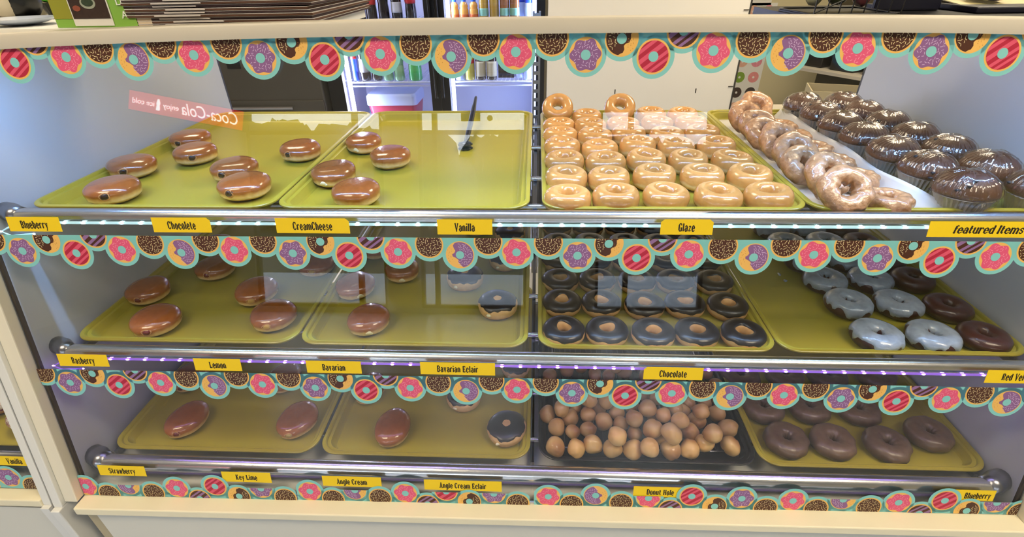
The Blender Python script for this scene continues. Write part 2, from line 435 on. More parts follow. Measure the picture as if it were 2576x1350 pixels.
# LED strips under the top bar, the upper and the middle rail
def led(name, lab, x0, x1, y, z, colhex, rgb, power, strength, tilt=0):
    t = thing(name, lab, 'light strip', ((x0+x1)/2, y, z))
    w = x1-x0
    MB().box(-w/2, w/2, -.0005, .0015, -.0022, .0022, emit('tape '+lab[:12], colhex, strength*.011)).build('tape', t)
    dm = emit('diode '+lab[:12], colhex, strength)
    me = MB().ball((0, 0, 0), .0019, dm, 8, 6, (1.7, .6, .8)).mesh('led_diode', True)
    k = int(w/.0338)
    for i in range(k): mobj('led_diode', me, t, (-w/2+.017+i*(w-.034)/(k-1), -.0012, 0))
    # the spare end of the tape hangs loose at the left
    P = [(-w/2, 0, 0), (-w/2-.012, -.003, -.006), (-w/2-.030, -.007, -.014), (-w/2-.012, -.010, -.021), (-w/2+.030, -.010, -.017)]
    MB().tube(P, .0016, D.materials['tape '+lab[:12]], 8).build('loose_end', t, smooth=True)
    for q in (P[2], P[3], P[4]): mobj('led_diode', me, t, q)
    area('strip_glow', (0, .004, -.006), (radians(tilt), 0, 0), w, .006, power, rgb, t)
ys, zs, rr = SHELF[0]; led('led_strip', 'cool white LED strip stuck under the upper shelf rail', -.90, .885, ys-.0275-.0128, zs-.006-.0070, '#c4f1ff', (.62, .86, 1.), LED1, 40, 15)
ys, zs, rr = SHELF[1]; led('led_strip', 'violet LED strip stuck under the middle shelf rail', -.90, .885, ys-.0275-.0128, zs-.006-.0070, '#a878ff', (.46, .24, 1.), LED2, 26, 15)
t = thing('led_strip', 'blue white LED strip tucked behind the top bar', 'light strip', (0, .012, 1.402))
MB().box(-.9, .9, -.004, .004, 0, .002, emit('blue white tape', '#9fc4ff', 6)).build('tape', t)
area('strip_glow', (0, 0, -.003), (radians(12), 0, 0), 1.8, .008, LED0, (.27, .52, 1.), t)

# ------------------------------------------------------------------ trays
TW, TD = .4535, .66
def tray_mesh(m, w=TW, d=TD):
    prof = [(.0285, -.0245), (.010, -.005), (.0012, -.005), (0, -.0035), (0, -.0012), (.0015, 0), (.0070, .0004), (.0085, -.0008), (.0100, -.0050), (.0165, -.0056), (.0230, -.0190), (.0250, -.0212), (.030, -.022)]
    b = MB(); b.loops([rrect(w-2*i, d-2*i, max(.040-i*.8, .008), z, 8) for i, z in prof], m)
    me = b.mesh('tray', True); me.set_sharp_from_angle(angle=radians(32)); return me
TM = tray_mesh(TRAYM); BM = tray_mesh(BTRAY)
tcx = [-.6955, -.2365, .2355, .6935]
flav = [['chocolate filled', 'vanilla filled', 'glazed ring', 'sugar glazed ring and muffin'], ['raspberry and lemon filled', 'custard filled', 'chocolate iced ring', 'red velvet ring'], ['strawberry and lime filled', 'cream filled', '', 'dark cake ring']]
off = [[(.001, -.3), (.0, 0), (.003, .4), (.0, .1)], [(-.002, .2), (-.002, .2), (-.001, .2), (-.003, .4)], [(.003, -.2), (.004, 0), (.003, 0), (.002, .2)]]
for si, (ys, zs, rr) in enumerate(SHELF):
    for k in range(4):
        blk = si == 2 and k == 2
        lab = 'black serving tray under the pile of donut holes on the lower shelf' if blk else 'yellow tray of %s donuts on the %s shelf' % (flav[si][k], names[si])
        o = mobj('serving_tray', BM if blk else TM, None, (tcx[k]+off[si][k][0], ys+TD/2, zs), (0, 0, 0))
        tag(o, lab, 'tray', 'trays in the display case')

# ------------------------------------------------------------------ printed donut border strips
TEAL = mat('printed teal', '#84cac8', .45); PT = mat('printed biscuit', '#eebb63', .45); PCH = mat('printed chocolate', '#4a2413', .45)
PPK = mat('printed pink', '#e2587f', .45); PPU = mat('printed purple', '#8a5f92', .45); PRD = mat('printed red', '#b3203f', .45); PRL = mat('printed rose', '#dd5570', .45)
PLV = mat('printed lavender', '#8e6a9c', .45); PSP = mat('printed cream dash', '#ead9a4', .45); PSK = mat('printed pink dash', '#f29db2', .45); PSU = mat('printed lilac dash', '#d3b9dc', .45); PDT = mat('printed tan dot', '#c98d3c', .45)
SL = .4772
def clip(poly, a, b, c):
    """keep a*u+b*v+c >= 0"""
    out = []
    for i in range(len(poly)):
        p, q = poly[i], poly[(i+1) % len(poly)]; fp = a*p[0]+b*p[1]+c; fq = a*q[0]+b*q[1]+c
        if fp >= 0: out.append(p)
        if (fp >= 0) != (fq >= 0):
            t = fp/(fp-fq); out.append((p[0]+(q[0]-p[0])*t, p[1]+(q[1]-p[1])*t))
    return out
def clip_convex(poly, cv):
    for i in range(len(cv)):
        (x0, y0), (x1, y1) = cv[i], cv[(i+1) % len(cv)]
        poly = clip(poly, -(y1-y0), x1-x0, -(-(y1-y0)*x0+(x1-x0)*y0))
        if len(poly) < 3: return []
    return poly
def circ(r, n=32): return [(r*cos(2*pi*k/n), r*sin(2*pi*k/n)) for k in range(n)]
def flower(r, ph, lobes=6, amp=.10): return [((r*(1+amp*sin(lobes*a+ph)+.03*sin(3*a+ph*2)))*cos(a), (r*(1+amp*sin(lobes*a+ph)+.03*sin(3*a+ph*2)))*sin(a)) for a in [2*pi*k/72 for k in range(72)]]
def arcpts(r, a0, a1, n=24): return [(r*cos(radians(a0+(a1-a0)*k/n)), r*sin(radians(a0+(a1-a0)*k/n))) for k in range(n+1)]
def dashes(rmin, rmax, n, seed, m, inside=None):
    rn = random.Random(seed); out = []; pts = []
    tries = 0
    while len(pts) < n and tries < 2000:
        tries += 1
        a = rn.uniform(0, 6.283); r = rmax*sqrt(rn.uniform((rmin/rmax)**2, 1)); p = (r*cos(a), r*sin(a))
        if inside and not inside(p): continue
        if any((p[0]-q[0])**2+(p[1]-q[1])**2 < .0031**2 for q in pts): continue
        pts.append(p); t = rn.uniform(0, pi); l, w = .0017, .00038; c, s = cos(t), sin(t)
        out.append(([(p[0]+c*i*l-s*j*w, p[1]+s*i*l+c*j*w) for i, j in ((-1, -1), (1, -1), (1, 1), (-1, 1))], m, 3))
    return out
def art(kind, seed):
    """flat layers of one printed donut: (polygon, material, layer); +v is down"""
    L = [(circ(.0298), TEAL, 0), (circ(.0238), PT, 1)]
    if kind == 'choc':
        L.append((circ(.0212), PCH, 2)); L += dashes(0, .0198, 70, seed, PSP)
    elif kind in ('pink', 'purple'):
        m, d = (PPK, PSK) if kind == 'pink' else (PPU, PSU)
        L.append((flower(.0208, .6 if kind == 'pink' else 2.0), m, 2)); L += dashes(.0085, .0185, 46, seed, d); L.append((circ(.0070, 20), TEAL, 4))
    elif kind in ('red', 'brown'):
        base, st = (PRD, PRL) if kind == 'red' else (PCH, PLV)
        C = circ(.0212); L.append((C, base, 2))
        for k, (o, w) in enumerate(((-.022, .006), (-.009, .008), (.006, .006), (.016, .005))):
            q = [(-.03, .022+o), (-.002, .004+o*.9), (-.010, .010+o-w*.3), (.03, -.024+o+w*.2), (.0, -.002+o+w), (.008, -.006+o+w*1.2)]
            q = [(-.03, .021+o), (.03, -.021+o-w*.4), (.03, -.021+o+w*.5), (-.03, .021+o+w)]
            p = clip_convex(q, C)
            if p: L.append((p, st, 3))
        L.append((circ(.0070, 20), TEAL, 4))
    elif kind == 'phalf':
        P = arcpts(.0222, -112, 78, 30)+[(-.001, .0150), (-.0035, .0120), (-.0030, .0085), (-.0075, .0050), (-.0125, .0025), (-.0130, -.0010), (-.0095, -.0035), (-.0075, -.0070), (-.0100, -.0120), (-.0112, -.0165)]
        L.append((P, PPU, 2)); L += dashes(.0085, .0195, 40, seed, PSU, lambda p: p[0] > -.002); L.append((circ(.0070, 20), TEAL, 4))
        for k in range(14): L.append(([(-.0165+.0035*sin(k*2.4)+q[0], -.012+.0018*k+q[1]) for q in circ(.0006, 6)], PDT, 3))
    elif kind == 'tan':
        P = arcpts(.0218, 100, 325, 36)+[(.0165, -.0085), (.0125, -.0060), (.0128, .0005), (.0105, .0055), (.0060, .0065), (.0035, .0095), (.0045, .0140), (.0025, .0185), (-.0005, .0195)]
        L.append((P, PCH, 2)); L += dashes(.0085, .019, 34, seed, PSP, lambda p: p[0]+p[1] < .001); L.append((circ(.0070, 20), TEAL, 4))
        for k in range(16): L.append(([(.013+.004*sin(k*2.1)+q[0], -.001+.0011*k*(1 if k % 2 else .6)+q[1]) for q in circ(.0006, 6)], PDT, 3))
    return L
SEQ = [('choc', .024, .0071), ('purple', .072, .0291), ('tan', .1219, .0083), ('red', .1682, .0322), ('brown', .2075, -.0012), ('pink', .2515, .0252), ('choc', .3044, .0119), ('phalf', .3552, .0296), ('choc', .4025, .0062), ('pink', .449, .0242)]
LAY = [.0001, .00022, .00034, .00046, .00058]
def strip_mesh(vtop, band=.021, flip=False, vcut=0., nu=24, trim=(), ua=0., ub=SL):
    b = MB()
    def put(poly, m, lay):
        if len(poly) < 3: return
        if flip: P = [(SL-u, -LAY[lay], v-vcut) for u, v in poly]
        else: P = [(u, -LAY[lay], -v) for u, v in poly]
        ar = sum(P[i][0]*P[(i+1) % len(P)][2]-P[(i+1) % len(P)][0]*P[i][2] for i in range(len(P)))
        b.add(P, [list(range(len(P)))] if ar > 0 else [list(range(len(P)-1, -1, -1))], m)
    us = [ua+(ub-ua)*i/nu for i in range(nu+1)]
    put([(u, max(vtop(u), vcut)) for u in us]+[(ub, band), (ua, band)], TEAL, 0)
    for i, (k, u0, v0) in enumerate(SEQ):
        for poly, m, lay in art(k, 50+i):
            P = [(u+u0, v+v0) for u, v in poly]
            sl = (vtop(u0+.01)-vtop(u0-.01))/.02; c = vtop(u0)-sl*u0
            P = clip(P, -sl, 1, -max(c, vcut) if vcut else -c)
            if i in trim: P = clip(P, 0, -1, .0305)
            P = clip(P, 1, 0, -ua-.0002); P = clip(P, -1, 0, ub-.0002) if P else P
            put(P, m, lay)
    return b.mesh('border_strip')
pos4 = ('far left', 'left of centre', 'right of centre', 'far right')
X0S = [-.002-2*SL, -.002-SL, -.002, -.002+SL]
OFF = .0052
def on_glass(x, z, off=OFF): return (x, gy(z)-off*cos(LEAN), z)
for i, x0 in enumerate(X0S):
    z0 = 1.423
    me = strip_mesh(lambda u: (z0-zbar(x0+u))/cos(LEAN)+.0006, ua=max(0, -.943-x0), ub=min(SL, .928-x0))
    o = mobj('border_strip', me, None, on_glass(x0, z0), (-LEAN, 0, 0))
    tag(o, 'scalloped donut print border strip under the top bar, %s' % pos4[i], 'border strip', 'donut border strips')
FLAT = strip_mesh(lambda u: 0.); FLATL = strip_mesh(lambda u: 0., ua=-.943-X0S[0]); FLATR = strip_mesh(lambda u: 0., ub=.928-X0S[3])
UPS = [strip_mesh(lambda u: 0., flip=True, vcut=.001, band=.014, trim=tr, ua=a, ub=c) for tr, a, c in (((7, 1), 0, SL-.018), ((7, 3, 1), 0, SL), ((5,), 0, SL), ((7, 1), .028, SL))]   # some prints trimmed flat below the labels
for row, z0, nm in ((1, 1.1255, 'under the upper labels'), (2, .8662, 'under the middle labels')):
    for i, x0 in enumerate(X0S):
        xs = x0
        o = mobj('border_strip', (FLATL, FLAT, FLAT, FLATR)[i], None, on_glass(xs, z0), (-LEAN, 0, 0))
        tag(o, 'scalloped donut print border strip %s, %s' % (nm, pos4[i]), 'border strip', 'donut border strips')
for i, x0 in enumerate(X0S):
    xs = (-.961, -.4825, .0035, .479)[i]
    o = mobj('border_strip', UPS[i], None, on_glass(xs, zsill(xs)+.0008), (-LEAN, -(.0098 if i < 2 else .0165), 0))
    tag(o, 'upside-down donut print border strip along the sill, %s' % pos4[i], 'border strip', 'donut border strips')
for x0, z0, me, lab in ((-1.024-SL, .853, FLAT, 'donut print border strip across the middle of the left neighbour case'), (-1.024-SL, .579, UPS[2], 'donut print border strip on the sill of the left neighbour case')):
    tag(mobj('border_strip', me, None, on_glass(x0, z0), (-LEAN, 0, 0)), lab, 'border strip', 'donut border strips')

# ------------------------------------------------------------------ slab lettering drawn stroke by stroke
V, H = 2.7, 1.55
def so(w, h=7.): c = 1.3; return [((0, c), (0, h-c), V), ((w, c), (w, h-c), V), ((0, h-c), (c, h), 1.6), ((w, h-c), (w-c, h), 1.6), ((0, c), (c, 0), 1.6), ((w, c), (w-c, 0), 1.6), ((c, h), (w-c, h), H), ((c, 0), (w-c, 0), H)]
def st(x, y0, y1): return ((x, y0), (x, y1), V)
def sf(x, y, l=1.5, r=1.5): d = .5 if y < 3 and y > -1 else -.5; return ((x-l, y+d), (x+r, y+d), 1.0)
w = 3.6
GL = {
 'o': (w, so(w)), 'e': (w, [((0, 1.3), (0, 5.7), V), ((w, 3.6), (w, 5.7), V), ((0, 5.7), (1.3, 7), 1.6), ((w, 5.7), (w-1.3, 7), 1.6), ((1.3, 7), (w-1.3, 7), H), ((0, 3.5), (w+.6, 3.5), 1.1), ((0, 1.3), (1.3, 0), 1.6), ((1.3, 0), (w-1, 0), H), ((w-1, 0), (w+.4, 1.4), 1.4)]),
 'c': (w, [((0, 1.3), (0, 5.7), V), ((0, 5.7), (1.3, 7), 1.6), ((1.3, 7), (w-1, 7), H), ((w-1, 7), (w, 6), 1.4), ((w, 4.4), (w, 6.2), V), ((0, 1.3), (1.3, 0), 1.6), ((1.3, 0), (w-1, 0), H), ((w-1, 0), (w+.4, 1.4), 1.4)]),
 'a': (w, [((.2, 6), (1.2, 7), 1.4), ((1.2, 7), (w-1.2, 7), H), ((w-1.2, 7), (w, 5.8), 1.6), ((w, 0), (w, 5.8), V), sf(w, 0, 0, 1.5), ((.2, 5), (.2, 6.2), 1.5), ((w, 4.1), (1.2, 4.1), 1.1), ((1.2, 4.1), (0, 3), 1.4), ((0, 1.2), (0, 3), V), ((0, 1.2), (1.1, 0), 1.4), ((1.1, 0), (2.2, .1), H), ((2.2, .1), (w, 1.5), 1.2)]),
 'l': (.4, [st(.2, 0, 10), sf(.2, 0), sf(.2, 10, 1.5, 0)]), 'i': (.4, [st(.2, 0, 7), sf(.2, 0), sf(.2, 7, 1.5, 0), ((.2, 8.6), (.2, 10), V)]),
 'u': (w+.2, [((0, 1.3), (0, 7), V), ((0, 1.3), (1.2, 0), 1.5), ((1.2, 0), (2.2, 0), H), ((2.2, 0), (w, 1.6), 1.3), st(w, 0, 7), sf(0, 7, 1.3, 0), sf(w, 7, 1.3, 0), sf(w, 0, 0, 1.3)]),
 'n': (w+.2, [st(0, 0, 7), st(w, 0, 5.7), ((0, 5.4), (1.4, 7), 1.3), ((1.4, 7), (w-1.2, 7), H), ((w-1.2, 7), (w, 5.7), 1.5), sf(0, 0, 1.3, 1.3), sf(w, 0, 1.3, 1.3), sf(0, 7, 1.3, 0)]),
 'm': (2*w, [st(0, 0, 7), st(w, 0, 5.7), st(2*w, 0, 5.7), ((0, 5.4), (1.2, 7), 1.3), ((1.2, 7), (w-1.2, 7), H), ((w-1.2, 7), (w, 5.7), 1.5), ((w, 5.4), (w+1.2, 7), 1.3), ((w+1.2, 7), (2*w-1.2, 7), H), ((2*w-1.2, 7), (2*w, 5.7), 1.5), sf(0, 0, 1.3, 1), sf(w, 0, 1, 1), sf(2*w, 0, 1, 1.3), sf(0, 7, 1.3, 0)]),
 'h': (w+.2, [st(0, 0, 10), st(w, 0, 5.7), ((0, 5.4), (1.4, 7), 1.3), ((1.4, 7), (w-1.2, 7), H), ((w-1.2, 7), (w, 5.7), 1.5), sf(0, 0, 1.3, 1.3), sf(w, 0, 1.3, 1.3), sf(0, 10, 1.3, 0)]),
 'r': (2.8, [st(0, 0, 7), ((0, 5.2), (1.6, 7), 1.3), ((1.6, 7), (3.0, 7), H), ((3.0, 5.4), (3.0, 7), 1.5), sf(0, 0, 1.3, 1.6), sf(0, 7, 1.3, 0)]),
 'b': (w, so(w)+[st(0, 0, 10), sf(0, 10, 1.3, 0)]), 'd': (w, so(w)+[st(w, 0, 10), sf(w, 10, 1.3, 0), sf(w, 0, 0, 1.3)]),
 'g': (w, so(w)+[((w, -1.6), (w, 7), V), ((w, -1.6), (w-1.2, -2.8), 1.5), ((w-1.2, -2.8), (.4, -2.8), H), ((.4, -2.8), (.2, -1.6), 1.4), sf(w, 7, 0, 1.2)]),
 'y': (w, [((0, 7), (w/2, .6), 1.9), ((w, 7), (w/2-.9, -2.6), 1.5), ((w/2-.9, -2.6), (w/2-2.2, -2.6), 1.3), sf(0, 7, 1.2, 1.2), sf(w, 7, 1.2, 1.2)]),
 'v': (w, [((0, 7), (w/2, 0), 1.9), ((w, 7), (w/2, 0), 1.5), sf(0, 7, 1.2, 1.2), sf(w, 7, 1.2, 1.2)]),
 'w': (6., [((0, 7), (1.5, 0), 1.8), ((3, 7), (1.5, 0), 1.4), ((3, 7), (4.5, 0), 1.8), ((6, 7), (4.5, 0), 1.4), sf(0, 7, 1.2, 1.2), sf(6, 7, 1.2, 1.2)]),
 't': (2.2, [((.6, 1.3), (.6, 9.2), V), ((.6, 1.3), (1.6, 0), 1.5), ((1.6, 0), (2.6, .9), 1.3), ((-.8, 6.6), (2.6, 6.6), 1.1)]),
 'f': (2.0, [st(.6, 0, 8.8), ((.6, 8.8), (1.6, 10), 1.5), ((1.6, 10), (2.8, 9.6), 1.4), ((-.8, 6.6), (2.6, 6.6), 1.1), sf(.6, 0)]),
 's': (3.2, [((3.2, 5.2), (3.1, 6.2), 1.4), ((3.1, 6.2), (2.2, 7), 1.3), ((2.2, 7), (1, 7), H), ((1, 7), (0, 6), 1.5), ((0, 6), (0, 4.8), 1.8), ((0, 4.8), (3.2, 2.6), 1.8), ((3.2, 2.6), (3.2, 1.1), 1.8), ((3.2, 1.1), (2.2, 0), 1.5), ((2.2, 0), (1, 0), H), ((1, 0), (0, .8), 1.3), ((0, .8), (-.1, 1.8), 1.4)]),
 'z': (3.2, [((0, 6.4), (3.2, 6.4), 1.3), ((3.2, 6.4), (0, .6), 1.7), ((0, .6), (3.2, .6), 1.3), ((0, 5.2), (0, 6.4), 1.1), ((3.2, .6), (3.2, 1.9), 1.1)]),
 'B': (4.4, [st(.4, 0, 10), ((.4, 9.5), (3, 9.5), H), ((3, 9.5), (4.2, 8.4), 1.5), ((4.2, 8.4), (4.2, 6.4), V), ((4.2, 6.4), (3.2, 5.2), 1.4), ((.4, 5.1), (3.2, 5.1), 1.2), ((3.2, 5.1), (4.4, 4), 1.4), ((4.4, 4), (4.4, 1.6), V), ((4.4, 1.6), (3.2, .5), 1.5), ((.4, .5), (3.2, .5), H), sf(.4, 0, 1.5, 0), sf(.4, 10, 1.5, 0)]),
 'C': (4.4, [((0, 1.8), (0, 8.2), V), ((0, 8.2), (1.4, 9.6), 1.6), ((1.4, 9.6), (3.2, 9.6), H), ((3.2, 9.6), (4.4, 8.2), 1.4), ((4.4, 7), (4.4, 10), 1.5), ((0, 1.8), (1.4, .4), 1.6), ((1.4, .4), (3.2, .4), H), ((3.2, .4), (4.6, 2.2), 1.5)]),
 'G': (4.6, [((0, 1.8), (0, 8.2), V), ((0, 8.2), (1.4, 9.6), 1.6), ((1.4, 9.6), (3.2, 9.6), H), ((3.2, 9.6), (4.4, 8.2), 1.4), ((4.4, 7), (4.4, 9.6), 1.4), ((0, 1.8), (1.4, .4), 1.6), ((1.4, .4), (3.2, .4), H), ((3.2, .4), (4.4, 1.6), 1.4), st(4.4, 0, 4.6), ((2.6, 4.4), (5.6, 4.4), 1.1)]),
 'V': (5., [((0, 10), (2.5, 0), 2.2), ((5, 10), (2.5, 0), 1.5), sf(0, 10), sf(5, 10)]),
 'L': (4., [st(.4, 0, 10), ((.4, .5), (4, .5), H), ((4.2, 0), (4.2, 2.8), 1.3), sf(.4, 10), sf(.4, 0)]),
 'R': (4.6, [st(.4, 0, 10), ((.4, 9.5), (3, 9.5), H), ((3, 9.5), (4.2, 8.4), 1.5), ((4.2, 8.4), (4.2, 6.2), V), ((4.2, 6.2), (3.2, 5), 1.4), ((.4, 4.9), (3.2, 4.9), 1.2), ((2.6, 4.9), (4.4, .5), 1.9), sf(.4, 0), sf(.4, 10, 1.5, 0), sf(4.4, 0, .4, 1.2)]),
 'S': (4.2, [((4.2, 7), (4.2, 10), 1.2), ((4, 8.4), (2.8, 9.6), 1.4), ((2.8, 9.6), (1.2, 9.6), H), ((1.2, 9.6), (0, 8.4), 1.5), ((0, 8.4), (0, 6.6), V), ((0, 6.6), (4.2, 3.6), 2.0), ((4.2, 3.6), (4.2, 1.6), V), ((4.2, 1.6), (3, .4), 1.5), ((3, .4), (1.4, .4), H), ((1.4, .4), (.2, 1.6), 1.4), ((0, 0), (0, 3), 1.2)]),
 'K': (4.8, [st(.4, 0, 10), ((.6, 4.4), (4.4, 9.6), 1.5), ((1.8, 5.4), (4.4, .5), 2.0), sf(.4, 0), sf(.4, 10), sf(4.4, 10, 1.3, 1), sf(4.4, 0, 1, 1.2)]),
 'A': (5., [((0, 0), (2.5, 10), 1.5), ((5, 0), (2.5, 10), 2.2), ((1, 3.2), (4, 3.2), 1.2), sf(0, 0), sf(5, 0)]),
 'D': (4.8, [st(.4, 0, 10), ((.4, 9.5), (3.2, 9.5), H), ((3.2, 9.5), (4.8, 7.8), 1.6), ((4.8, 7.8), (4.8, 2.2), V), ((4.8, 2.2), (3.2, .5), 1.6), ((.4, .5), (3.2, .5), H), sf(.4, 0, 1.5, 0), sf(.4, 10, 1.5, 0)]),
 'H': (5., [st(.4, 0, 10), st(4.6, 0, 10), ((.4, 5), (4.6, 5), 1.2), sf(.4, 0), sf(.4, 10), sf(4.6, 0), sf(4.6, 10)]),
 'E': (4.2, [st(.4, 0, 10), ((.4, 9.5), (4.2, 9.5), H), ((.4, .5), (4.2, .5), H), ((.4, 5), (3, 5), 1.2), ((4.2, 7.4), (4.2, 10), 1.2), ((4.2, 0), (4.2, 2.6), 1.2), ((3, 4), (3, 6), 1.1), sf(.4, 0, 1.5, 0), sf(.4, 10, 1.5, 0)]),
 'I': (.6, [st(.3, 0, 10), sf(.3, 0), sf(.3, 10)]),
}
def word(b, s, cap, m, y, cx=0, cz=0, wmax=None, shear=0, wide=1., cond=.64):
    x = 0; segs = []
    for ch in s:
        if ch == ' ': x += 4.; continue
        w, S = GL[ch]
        x += .2
        for (a, c, t) in S: segs.append((a[0]*wide+x, a[1], c[0]*wide+x, c[1], t))
        x += w*wide+3.1
    tot = x-3.1+.4; k = cap/10; kx = k*cond
    if wmax and tot*kx > wmax: kx = wmax/tot
    for x0, z0, x1, z1, t in segs:
        x0 += shear*z0; x1 += shear*z1
        dx, dz = x1-x0, z1-z0; L = math.hypot(dx, dz) or 1; ux, uz = dx/L, dz/L; e = t*.28 if abs(ux) > .01 and abs(uz) > .01 else 0
        nx, nz = -uz*t/2, ux*t/2
        P = [(x0-ux*e+nx, z0-uz*e+nz), (x0-ux*e-nx, z0-uz*e-nz), (x1+ux*e-nx, z1+uz*e-nz), (x1+ux*e+nx, z1+uz*e+nz)]
        b.add([(cx+(px-tot/2)*kx, y, cz+(pz-5)*k) for px, pz in P], [(0, 1, 2, 3)], m)
    return b
LABS = [('Blueberry', -.8472, 1.1438, .0929, 0), ('Chocolete', -.5897, 1.1439, .1005, 0), ('CreamCheese', -.3668, 1.1439, .1237, 0), ('Vanilla', -.1144, 1.1433, .0902, 0), ('Glaze', .2415, 1.1454, .0825, 0), ('featured Items', .6990, 1.1443, .172, 0),
 ('Rasberry', -.8439, .8859, .0970, 1), ('Lemon', -.5854, .8819, .0895, 1), ('Bavarian', -.3664, .8815, .1024, 1), ('Bavarian Eclair', -.1379, .8829, .1363, 1), ('Chocolate', .2479, .8814, .1042, 1), ('Red Velvet', .8330, .8876, .106, 1),
 ('Strawberry', -.8424, .632, .1000, 2), ('Key Lime', -.5816, .6249, .102, 2), ('Angle Cream', -.3643, .6216, .1207, 2), ('Angle Cream Eclair', -.1393, .6197, .1558, 2), ('Donut Hole', .2507, .6182, .1049, 2), ('Blueberry', .8312, .6321, .0895, 2)]
notch = {'Chocolete': 'R', 'CreamCheese': 'R', 'Glaze': 'LR', 'Chocolate': 'L'}
def card(s, x, z, w, row, h=.0255, lab=None):
    o = thing('flavor_label', lab or 'yellow "%s" flavor label on the %s row of the glass' % (s, names[row]), 'label', on_glass(x, z, .0049), (-LEAN, 0, 0), 'yellow flavor labels')
    P = [(-w/2, -h/2), (w/2, -h/2)]
    P += [(w/2, h/2-.005), (w/2-.006, h/2)] if 'R' in notch.get(s, '') else [(w/2, h/2)]
    P += [(-w/2+.006, h/2), (-w/2, h/2-.005)] if 'L' in notch.get(s, '') else [(-w/2, h/2)]
    MB().prism(P, 'y', -.0002, 0, YEL).build('card', o)
    b = MB()
    if s == 'featured Items': word(b, s, .0118, INK, -.00035, .004, 0, w*.72, .22, 1.25, .9)
    else: word(b, s, .0130, INK, -.00035, (.014 if s == 'Blueberry' and row == 2 else .0), -.0005, w*.70 if s != 'Blueberry' or row != 2 else .05)
    b.build('lettering', o)
    return o
for s, x, z, wd, r in LABS:
    card(s, x, z, wd, r)
card('Vanilla', -1.068, .649, .092, 2, .0235, 'yellow "Vanilla" flavor label on the left neighbour case')

# ------------------------------------------------------------------ donuts
def ring_surf(R, h, hole, seed, wob, lump=0.):
    r = random.Random(seed); p = [r.uniform(0, 6.28) for _ in range(8)]
    Rc = R*(1+hole)/2; a = R*(1-hole)/2
    def S(A, T, off=0.):
        f = 1+wob*(.5*sin(2*A+p[0])+.35*sin(3*A+p[1]+T)+.3*sin(5*A+p[2])*cos(T+p[3]))+lump*(sin(9*A+p[4]+2*T)*.5+sin(7*A-p[5]+3*T)*.5+.6*sin(4*A+p[6])*sin(2*T+p[7]))
        c, s = cos(T), sin(T); c = math.copysign(abs(c)**.9, c); s = math.copysign(abs(s)**.85, s)
        rad = Rc*(1+wob*.12*sin(2*A+p[6]))+(a*f+off)*c
        z = h/2+(h/2*(.75+.25*f)+off)*s
        return (rad*cos(A), rad*sin(A), max(z, .04*h if off <= 0 else .0))
    return S
def ring_mb(b, S, m, n=44, k=18):
    b.loops([[S(2*pi*i/n, 2*pi*j/k) for j in range(k)] for i in range(n)], m, False, False, True); return b
def cap_mb(b, S, lo, hi, off, m, n=56, k=12):
    """icing over part of a surface: lo(A)..hi(A) in the second parameter, edges tucked in"""
    L = []
    for j in range(k+1):
        t = j/k; e = min(t, 1-t)*k; o = -off*.5 if e == 0 else off*(.75 if e <= 1 else 1.)
        L.append([S(2*pi*i/n, lo(2*pi*i/n)+(hi(2*pi*i/n)-lo(2*pi*i/n))*t, o) for i in range(n)])
    b.loops(L, m, False, False); return b
def bun_surf(R, h, seed, wob, asp=1.):
    r = random.Random(seed); p = [r.uniform(0, 6.28) for _ in range(6)]
    def S(A, P, off=0.):
        f = 1+wob*(.6*sin(2*A+p[0])+.4*sin(3*A+p[1])+.25*sin(5*A+p[2]))
        c, s = max(cos(P), 0), sin(P); c = c**.52; s = math.copysign(abs(s)**.88, s)
        z = h*.5+(h*.5*(1+wob*.8*sin(A+p[3])*c)+off)*s
        dent = 1-.030*math.exp(-((P+.16)/.20)**2)
        rad = (R*f*dent+off)*c
        return (rad*cos(A), rad*asp*sin(A), max(z, 0.))
    return S
def bun_mb(b, S, m, n=40, k=22):
    L = []
    for j in range(k+1):
        P = -pi/2*.985+pi*.985*j/k; L.append([S(2*pi*i/n, P) for i in range(n)])
    b.loops(L, m); return b

D_GLZ = dough('glazed ring dough', [(0, '#9a652c'), (.14, '#d59f58'), (.30, '#efd094'), (.42, '#d9a259'), (.75, '#cf964e'), (1, '#d69d58')], .26, .9, 46, .6, .10, .12, .10, .0028)
D_FIL = dough('filled donut dough', [(0, '#5e3012'), (.14, '#b07436'), (.28, '#f0d29a'), (.42, '#e0b068'), (.54, '#a8622a'), (1, '#9c5826')], .24, .9, 42, .55, .08, .14, .10, .0024)
D_ECL = dough('eclair dough', [(0, '#8a5428'), (.2, '#c89558'), (.45, '#e0b980'), (1, '#dcb27a')], .5, .2, 70, .3, .08)
D_CHR = dough('iced ring dough', [(0, '#8a5428'), (.2, '#c08a4c'), (.45, '#e0b47a'), (1, '#d9a766')], .5, .2, 70, .3, .08)
D_OLD = dough('cracked cake dough', [(0, '#9a6430'), (.4, '#c8966a'), (1, '#d8aa7e')], .30, .9, 85, 1., .08, .34, .10, .004)
D_RED = dough('red velvet dough', [(0, '#22080a'), (.5, '#380f11'), (1, '#431416')], .38, .45, 60, .5, .08, .18, .2, .002)
D_BLU = dough('dark cake dough', [(0, '#44301f'), (.5, '#66503c'), (1, '#735c48')], .42, .3, 50, .8, .10, .2, .2, .002)
D_HOL = dough('donut hole dough', [(0, '#a5713c'), (.3, '#cb9c58'), (.5, '#dfba78'), (1, '#d0a45f')], .42, .4, 60, .3, .16, .14)
D_MUF = dough('muffin crumb', [(0, '#5a3418'), (.5, '#633a18'), (1, '#573012')], .55, .1, 60, .6, .12, .3, .2, .003)
ICE_CH = mat('chocolate icing', '#1c120e', .38, coat=.25, nz=(40, .2), bp=(30, .3, .001))
ICE_WH = mat('white sugar glaze', '#98a3b3', .26, coat=.8, nz=(70, .34), bp=(60, 1., .0025))
